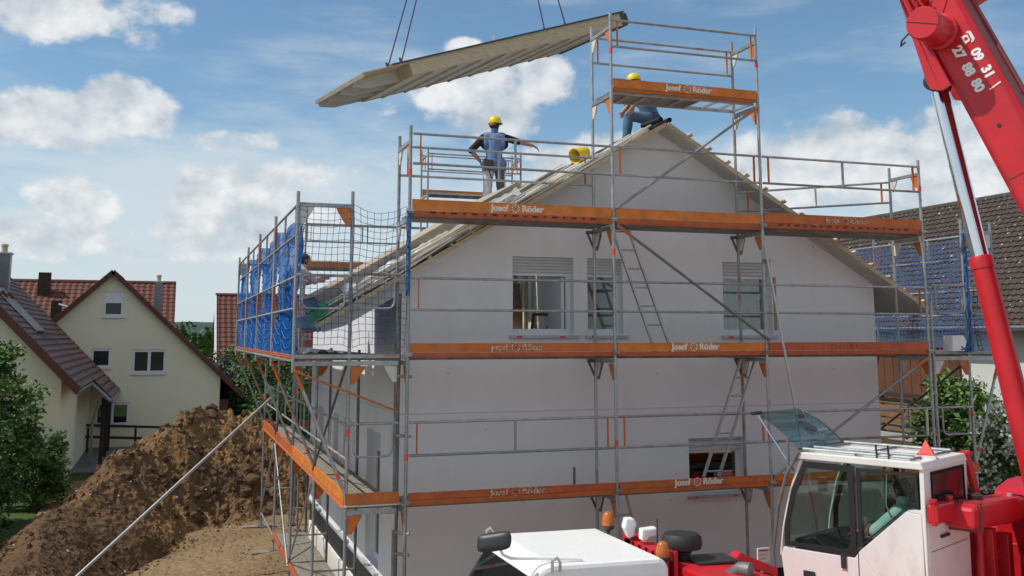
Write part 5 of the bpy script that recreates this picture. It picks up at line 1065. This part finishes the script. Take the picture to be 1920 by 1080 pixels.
plant('dense_shrub', 'dense dark evergreen shrub beside the foot of the earth heap', (-4.6, 24.2, 0), [(0, 0, 1.6, 1.5, 1.4, 1.5), (.4, .8, 1.9, 1.1, 1.1, 1.2), (-.9, .2, 2.0, 1.1, 1.1, 1.2), (.9, .5, .9, .8, .8, .9)], 22000, .06, ['leaf_mid', 'leaf_dark', 'leaf_dark'], 'shrub', seed=3, clump=.22)
plant('dense_shrub', 'low dark shrub between the tree and the paved yard', (-3.2, 30.8, 0), [(0, 0, .8, .6, .7, .8), (-.7, .4, 1.2, .8, .9, 1.1), (.3, .9, .45, .4, .5, .5)], 9000, .06, ['leaf_dark', 'leaf_dark', 'leaf_mid'], 'shrub', seed=4, clump=.2)
plant('dense_shrub', 'dark shrub at the lower left corner behind the low kerb', (-4.7, 20.0, 0), [(0, 0, 1.1, 1.2, 1.3, 1.2), (.3, 1.3, 1.3, 1.1, 1.1, 1.2), (.5, -.6, .6, .8, .9, .7)], 14000, .055, ['leaf_dark', 'leaf_dark', 'leaf_mid'], 'shrub', seed=14, clump=.2)
plant('dense_shrub', 'small dark shrub in front of the leafy tree near the kerb', (-3.75, 22.4, 0), [(0, 0, .95, .8, .9, 1.0), (-.4, .9, 1.3, .8, .8, 1.0)], 10000, .055, ['leaf_dark', 'leaf_mid', 'leaf_dark'], 'shrub', seed=15, clump=.2)
plant('white_flower_bush', 'small white flowering bush by the porch of the brown roofed house', (-3.1, 33.2, 0), [(0, 0, 1.0, .45, .5, .9)], 2600, .06, ['leaf_mid', 'leaf_light'], 'shrub', seed=6, clump=.16, bloom=.5)
plant('leafy_bush', 'bright green bush between the right scaffold and the balcony', (16.5, 17.9, 0), [(0, 0, 2.3, 1.0, 1.1, 1.2), (.2, .3, 3.2, .7, .7, .65), (-.8, .5, .9, .9, .9, .9), (.9, -.4, 1.7, .9, .9, 1.2)], 20000, .075, ['leaf_mid', 'leaf_light', 'leaf_mid', 'leaf_dark'], 'bush', seed=7)
plant('leafy_bush', 'low green bush below the wooden balcony railing', (16.8, 21.6, 0), [(0, 0, .7, 1.6, 1.5, .8), (1.3, .8, .7, 1.1, 1.1, .9)], 13000, .07, ['leaf_mid', 'leaf_dark', 'leaf_light'], 'bush', seed=8)
plant('hawthorn', 'white blossoming bush behind the red boom cylinder', (15.6, 15.4, 0), [(0, 0, 1.7, 1.1, 1.1, 1.6), (.5, -.4, 2.3, .8, .8, .9), (-.5, .3, 1.0, .9, .9, 1.0)], 17000, .06, ['leaf_dark', 'leaf_mid', 'leaf_mid'], 'bush', seed=9, bloom=.95, clump=.24)
plant('lilac_bush', 'pale mauve flowering bush right of the cream house roof', (2.9, 50.5, 0), [(0, 0, 2.0, 1.2, 1.2, 1.5), (.8, .3, 1.5, 1.0, 1.0, 1.2)], 7000, .10, ['leaf_mid', 'leaf_dark'], 'bush', seed=10, bloom=.95, bloom_mat='lilac', clump=.35)
for k, (x, y, h, w, lab) in enumerate(((4.6, 47, 4.4, 1.7, 'dark green tree under the small red house'), (6.6, 43, 3.9, 1.9, 'dark tree behind the left scaffold posts'), (4.4, 41, 2.7, 1.3, 'low bush right behind the earth heap'), (9.2, 46, 5.0, 2.2, 'tall dark tree behind the rear corner of the new house'), (3.6, 54, 4.6, 1.6, 'bushy tree between the two red roofs'))):
    plant('background_tree', lab, (x, y, 0), [(0, 0, h*.62, w, w, h*.36), (w*.5, .3, h*.5, w*.7, w*.7, h*.3), (-w*.5, -.2, h*.45, w*.7, w*.7, h*.32), (0, 0, h*.25, w*.9, w*.9, h*.25)], 8000, .10, ['leaf_dark', 'leaf_mid', 'leaf_dark'], seed=20+k, clump=.4, group='trees behind the site')
fw_ = MB(); rg = random.Random(4)
for k in range(46):
    x = 8+rg.uniform(-26, 40); y = rg.uniform(110, 240); h = rg.uniform(3.5, 7.5)
    for j in range(150):
        d = Vector((rg.gauss(0, 1), rg.gauss(0, 1), rg.gauss(0, 1))).normalized()*rg.random()**.4; p = Vector((x+d.x*h*.55, y+d.y*h*.55, h*.55+d.z*h*.5)); a = Vector((rg.gauss(0, 1), rg.gauss(0, 1), rg.gauss(0, 1))).normalized()*.55; b = a.cross(Vector((.2, .5, .8)))*.8
        fw_.cur = rg.randrange(2); fw_.add([p-a, p+b, p+a, p-b], [(0, 1, 2, 3)])
o = stuff(fw_.build('far_wood', ['leaf_dark', 'leaf_mid'], None, fix=False)); tag(o, 'far off line of trees and hedges below the wooded hills', 'wood')
kb = MB(); kb.box(-4.4, -3.2, 17.6, 17.8, 0, .9); kb.box(-4.3, -3.3, 17.0, 17.15, 0, .6); tag(kb.build('garden_kerb', 'concrete', None, off=(-3.8, 17.4, 0)), 'grey concrete kerb blocks at the left edge by the heap', 'kerb')

# ================================================================== PEOPLE
def capsule(mb, a, b, r0, r1, n=12):
    a, b = Vector(a), Vector(b); d = (b-a); L = d.length
    if L < 1e-5: b = a+Vector((0, 0, 1e-3)); d = b-a
    d = d.normalized(); pts = []; rs = []
    for k in range(4): t = math.pi/2*(1-k/4); pts.append(a-d*r0*math.sin(t)); rs.append(max(1e-3, r0*math.cos(t)))
    pts += [a, b]; rs += [r0, r1]
    for k in range(1, 5): t = math.pi/2*k/4; pts.append(b+d*r1*math.sin(t)); rs.append(max(1e-3, r1*math.cos(t)))
    mb.tube(pts, rs, n)
def hand(caps, wrist, d, palm, side, curl, lab='skin'):
    # palm box from the wrist along d; palm = direction the palm faces; side = towards the thumb
    w, d, palm, side = Vector(wrist), Vector(d).normalized(), Vector(palm).normalized(), Vector(side).normalized()
    for s in (-.028, -.009, .010, .028): caps.append((w+side*s*.6, w+d*.085+side*s, .015, .014, lab))
    for s, ln in ((-.030, .055), (-.010, .072), (.010, .078), (.030, .070)):
        a = w+d*.09+side*s; d2 = (d*math.cos(curl)+palm*math.sin(curl)); b = a+d2*ln*.55; d3 = (d*math.cos(curl*2)+palm*math.sin(curl*2)); caps.append((a, b, .0095, .009, lab)); caps.append((b, b+d3*ln*.5, .009, .008, lab))
    a = w+d*.03+side*.03; b = a+(side*.8+d*.6).normalized()*.04; caps.append((a, b, .012, .011, lab)); caps.append((b, b+(d*.9+palm*.3).normalized()*.035, .0105, .0085, lab))
def person(label, loc, rotz, J, zones, hands, helmet=True, head_dir=(0, 1, 0), group=None, hairless=False):
    t = thing('person', label, 'person', loc, group); t.rotation_euler = (0, 0, rotz)
    V = {k: Vector(v) for k, v in J.items()}; caps = []
    add = lambda a, b, r0, r1, l: caps.append((V[a] if isinstance(a, str) else a, V[b] if isinstance(b, str) else b, r0, r1, l))
    pel = (V['hipL']+V['hipR'])/2; che = (V['shL']+V['shR'])/2
    add('hipL', 'hipR', .115, .115, 'hip'); add(pel, pel.lerp(che, .55), .135, .13, 'torso'); add(pel.lerp(che, .45), pel.lerp(che, .86), .13, .135, 'torso')
    add(V['shL'].lerp(che, .25), V['shR'].lerp(che, .25), .085, .085, 'torso'); up = (che-pel).normalized()
    for s in 'LR':
        add(V['sh'+s].lerp(che, .2)-up*.12, V['sh'+s].lerp(che, .3), .095, .08, 'torso')
        add('hip'+s, 'kn'+s, .098, .070, 'leg'+s); add('kn'+s, V['kn'+s].lerp(V['an'+s], .35), .068, .072, 'leg'+s); add(V['kn'+s].lerp(V['an'+s], .35), 'an'+s, .072, .056, 'leg'+s)
        add('an'+s, 'to'+s, .048, .040, 'shoe')
        add('sh'+s, 'el'+s, .062, .050, 'arm'); add('el'+s, V['el'+s].lerp(V['wr'+s], .35), .046, .046, 'fore'); add(V['el'+s].lerp(V['wr'+s], .35), 'wr'+s, .045, .030, 'fore')
    hd = Vector(head_dir).normalized(); H = V['head']; add(che, H-Vector((0, 0, .08))-hd*.02, .062, .055, 'neck')
    sd_ = hd.cross(Vector((0, 0, 1))).normalized(); z = sd_.cross(hd)
    add(H+z*.03-hd*.025, H+z*.035+hd*.02, .098, .09, 'head'); add(H+hd*.02-z*.01, H+hd*.045-z*.085, .075, .048, 'head'); add(H+hd*.095+z*.01, H+hd*.118-z*.03, .012, .016, 'head')
    for s in (-1, 1): add(H+sd_*s*.088+z*.015, H+sd_*s*.092-z*.03, .016, .012, 'head')
    add(H+hd*.088-z*.068-sd_*.022, H+hd*.088-z*.068+sd_*.022, .011, .011, 'head')
    for a in hands: hand(caps, *a)
    mb = MB()
    for a, b, r0, r1, l in caps: capsule(mb, a, b, r0, r1, 12)
    me = bpy.data.meshes.new('tmp'); me.from_pydata(mb.v, [], mb.f); o = bpy.data.objects.new('tmp', me); col.objects.link(o)
    rm_ = o.modifiers.new('r', 'REMESH'); rm_.mode = 'VOXEL'; rm_.voxel_size = .0115; sm_ = o.modifiers.new('s', 'SMOOTH'); sm_.iterations = 4; sm_.factor = .5
    dg = bpy.context.evaluated_depsgraph_get(); dg.update(); nm = bpy.data.meshes.new_from_object(o.evaluated_get(dg)); bpy.data.objects.remove(o)
    nm.name = 'body'
    segs = [(a, (b-a), max(1e-9, (b-a).length_squared), r0, r1, l) for a, b, r0, r1, l in caps]
    def lab(p):
        best = 9; bl_ = 'skin'
        for a, d, l2, r0, r1, l in segs:
            t_ = (p-a).dot(d)/l2; t_ = 0 if t_ < 0 else 1 if t_ > 1 else t_; q = (p-a-d*t_).length-(r0+(r1-r0)*t_)
            if q < best: best = q; bl_ = l
        return bl_
    vl = [lab(v.co) for v in nm.vertices]; names = ['skin']; slot = {'skin': 0}
    nm.materials.clear(); nm.materials.append(MATS['skin'])
    fl = [vl[p.vertices[0]] for p in nm.polygons]
    def zone_of(p, l):
        zz = zones.get(l)
        if callable(zz): zz = zz(nm.polygons[p].center)
        return zz
    fz = [zone_of(i, l) for i, l in enumerate(fl)]
    for i, zz in enumerate(fz):
        mname = zz[1] if zz else 'skin'
        if mname not in slot: slot[mname] = len(slot); nm.materials.append(MATS[mname])
        nm.polygons[i].material_index = slot[mname]; nm.polygons[i].use_smooth = True
    b = bpy.data.objects.new('body', nm); col.objects.link(b); b.parent = t
    for part in sorted(set(zz for zz in fz if zz)):
        fi = [i for i, zz in enumerate(fz) if zz == part]; used = {}; vs = []; fs = []
        for i in fi:
            q = []
            for v in nm.polygons[i].vertices:
                if v not in used: used[v] = len(vs); vv = nm.vertices[v]; c = vv.co + vv.normal*(part[2] + .007*noise.noise(vv.co*9)); vs.append(tuple(c))
                q.append(used[v])
            fs.append(q)
        par_ = list(range(len(vs)))
        def find(a):
            while par_[a] != a: par_[a] = par_[par_[a]]; a = par_[a]
            return a
        for q in fs:
            r0_ = find(q[0])
            for w_ in q[1:]: par_[find(w_)] = r0_
        isl = {}
        for q in fs: isl.setdefault(find(q[0]), []).append(q)
        for fs_ in isl.values():
            if len(fs_) < 60: continue
            ix = {}; v2 = []; f2 = []
            for q in fs_:
                for w_ in q:
                    if w_ not in ix: ix[w_] = len(v2); v2.append(vs[w_])
                f2.append([ix[w_] for w_ in q])
            me = bpy.data.meshes.new(part[0]); me.from_pydata(v2, [], f2); me.materials.append(MATS[part[1]]); me.polygons.foreach_set('use_smooth', [True]*len(f2))
            g = bpy.data.objects.new(part[0], me); col.objects.link(g); g.parent = t; g.modifiers.new('thick', 'SOLIDIFY').thickness = .006
    def child(mb_, name, m, smooth=True): return mb_.build(name, m, t, smooth=smooth, off=(0, 0, 0))
    if helmet:
        hm = MB(); c = H+z*.045; hm.lathe(c, [(.128, -.012), (.130, .0), (.127, .04), (.112, .085), (.080, .118), (.035, .135), (.004, .138)], 24, z); hm.lathe(c-z*.012+hd*.03, [(.125, 0), (.142, .002), (.142, .010), (.125, .013)], 24, z)
        h_ = child(hm, 'helmet', 'helmet'); h_.location = (0, 0, 0)
        rib = MB(); rib.tube([c+hd*math.cos(a)*.122+z*(math.sin(a)*.137) for a in [math.pi*k/10 for k in range(1, 10)]], .009, 6); r2 = child(rib, 'helmet_rib', 'helmet'); r2.parent = h_
    hr = MB(); hr.lathe(H+z*.01-hd*.018, [(.06, -.075), (.092, -.03), (.103, .02), (.106, .05), (.07, .10), (.02, .118)], 18, z); child(hr, 'hair', 'hair')
    for s in (-1, 1): e_ = MB(); e_.lathe(H+hd*.088+sd_*s*.033+z*.015, [(.004, -.012), (.012, 0), (.004, .010)], 8, hd); child(e_, 'eye', 'black')
    return t
std = dict(hipL=(-.10, 0, .93), hipR=(.10, 0, .93), knL=(-.12, .03, .50), knR=(.13, .0, .50), anL=(-.14, -.02, .09), anR=(.15, -.05, .09), toL=(-.17, .15, .05), toR=(.19, .12, .05), shL=(-.20, 0, 1.43), shR=(.20, 0, 1.43), head=(0, .03, 1.665))
J1 = dict(std, elL=(-.43, -.06, 1.17), wrL=(-.26, .03, .99), elR=(.46, .04, 1.37), wrR=(.73, .08, 1.31), head=(.01, .02, 1.665))
vest = ('vest', 'vest_blue', .022)
def torso1(c): return vest if abs(c.x) < .185 or c.z < 1.2 else ('shirt', 'shirt_black', .012)
def legL1(c): return ('vest', 'vest_blue', .03) if c.z > .80 else ('trousers', 'trouser_white', .016)
def legR1(c): return ('vest', 'vest_blue', .03) if c.z > .80 else (('trousers', 'trouser_white', .014) if c.x > .17 else ('trousers', 'trouser_grey', .016))
p1 = person('person seen from behind in yellow helmet and blue vest pointing with one arm', (5.54, 17.30, 6.87), R(-14), J1, {'torso': torso1, 'hip': vest, 'legL': legL1, 'legR': legR1, 'shoe': ('shoes', 'leather', .006), 'arm': ('sleeves', 'shirt_black', .014), 'neck': ('collar', 'denim', .008)},
    [((.73, .08, 1.31), (.8, .1, -.4), (-.3, 0, -1), (0, 1, 0), .5), ((-.26, .03, .99), (.3, .5, -.8), (.9, 0, .1), (.1, .9, .3), .4)], head_dir=(.55, .85, 0))
po_ = MB(); po_.prism([(-.20, -.17, .80), (-.03, -.19, .80), (-.02, -.19, .96), (-.19, -.16, 1.0)], (0, -.06, 0)); po_.build('tool_pouch', 'leather', p1, off=(0, 0, 0)); po_ = MB(); po_.bar((-.12, -.2, .82), (-.04, -.22, .58), .025, .02); po_.build('hammer_handle', 'leather', p1, off=(0, 0, 0))
J2 = dict(hipL=(-.10, 0, .0), hipR=(.10, 0, .0), knL=(-.13, .47, .03), anL=(-.13, .52, -.38), toL=(-.13, .68, -.46), knR=(.13, .05, -.38), anR=(.13, -.34, -.34), toR=(.13, -.46, -.30), shL=(-.19, .16, .46), shR=(.19, .16, .46), elL=(-.27, .34, .28), wrL=(-.22, .46, .13), elR=(.26, .34, .30), wrR=(.18, .47, .16), head=(0, .31, .65))
jk = ('jacket', 'denim', .02); tr_ = ('trousers', 'denim', .016)
person('person crouching on the ridge in yellow helmet and denim with one knee raised', (7.76, 15.25, 8.36), R(84), J2, {'torso': jk, 'hip': ('trousers', 'denim_dark', .014), 'legL': tr_, 'legR': ('trousers', 'denim_dark', .014), 'shoe': ('shoes', 'leather', .006), 'arm': jk, 'neck': jk},
    [((-.22, .42, .14), (0, .4, -.9), (.8, .2, 0), (0, .9, .3), .5), ((.18, .45, .18), (0, .4, -.9), (-.8, .2, 0), (0, .9, .3), .5)], head_dir=(.75, .4, -.15))
J3 = dict(std, shL=(-.20, .20, 1.36), shR=(.20, .20, 1.36), head=(0, .32, 1.56), elL=(-.24, .42, 1.18), wrL=(-.16, .62, 1.22), elR=(.24, .42, 1.20), wrR=(.16, .60, 1.26))
person('person in pale shirt and blue trousers bending behind the blue sheeting', (1.84, 17.4, 4.385), R(-75), J3, {'torso': ('shirt', 'shirt_pink', .018), 'hip': ('trousers', 'overall_blue', .016), 'legL': ('trousers', 'overall_blue', .018), 'legR': ('trousers', 'overall_blue', .018), 'shoe': ('shoes', 'leather', .006), 'arm': ('shirt', 'shirt_pink', .016), 'neck': ('shirt', 'shirt_pink', .008)},
    [((-.16, .62, 1.22), (0, 1, .1), (.9, 0, -.3), (0, .2, 1), .5), ((.16, .60, 1.26), (0, 1, .1), (-.9, 0, -.3), (0, .2, 1), .5)], helmet=False)
J4 = dict(hipL=(-.10, 0, .10), hipR=(.10, 0, .10), knL=(-.16, .46, .14), anL=(-.17, .62, -.28), toL=(-.18, .78, -.30), knR=(.14, .46, .14), anR=(.15, .62, -.28), toR=(.15, .78, -.30), shL=(-.21, -.06, .60), shR=(.2, -.06, .60), elL=(-.34, .16, .40), wrL=(-.28, .38, .36), elR=(.27, .18, .38), wrR=(.2, .40, .40), head=(0, -.02, .84))
mt = ('shirt', 'shirt_mint', .02)
person('person in mint shirt operating the levers inside the crane cab', tuple(cl(.45, .44, 2.04)), KA, J4, {'torso': mt, 'hip': ('trousers', 'trouser_grey', .014), 'legL': ('trousers', 'trouser_grey', .014), 'legR': ('trousers', 'trouser_grey', .014), 'shoe': ('shoes', 'leather', .006), 'arm': mt, 'neck': mt},
    [((-.28, .38, .36), (.1, .9, -.2), (0, .2, -.9), (.9, 0, 0), .7), ((.2, .40, .40), (-.1, .9, -.2), (0, .2, -.9), (-.9, 0, 0), .7)], helmet=False)
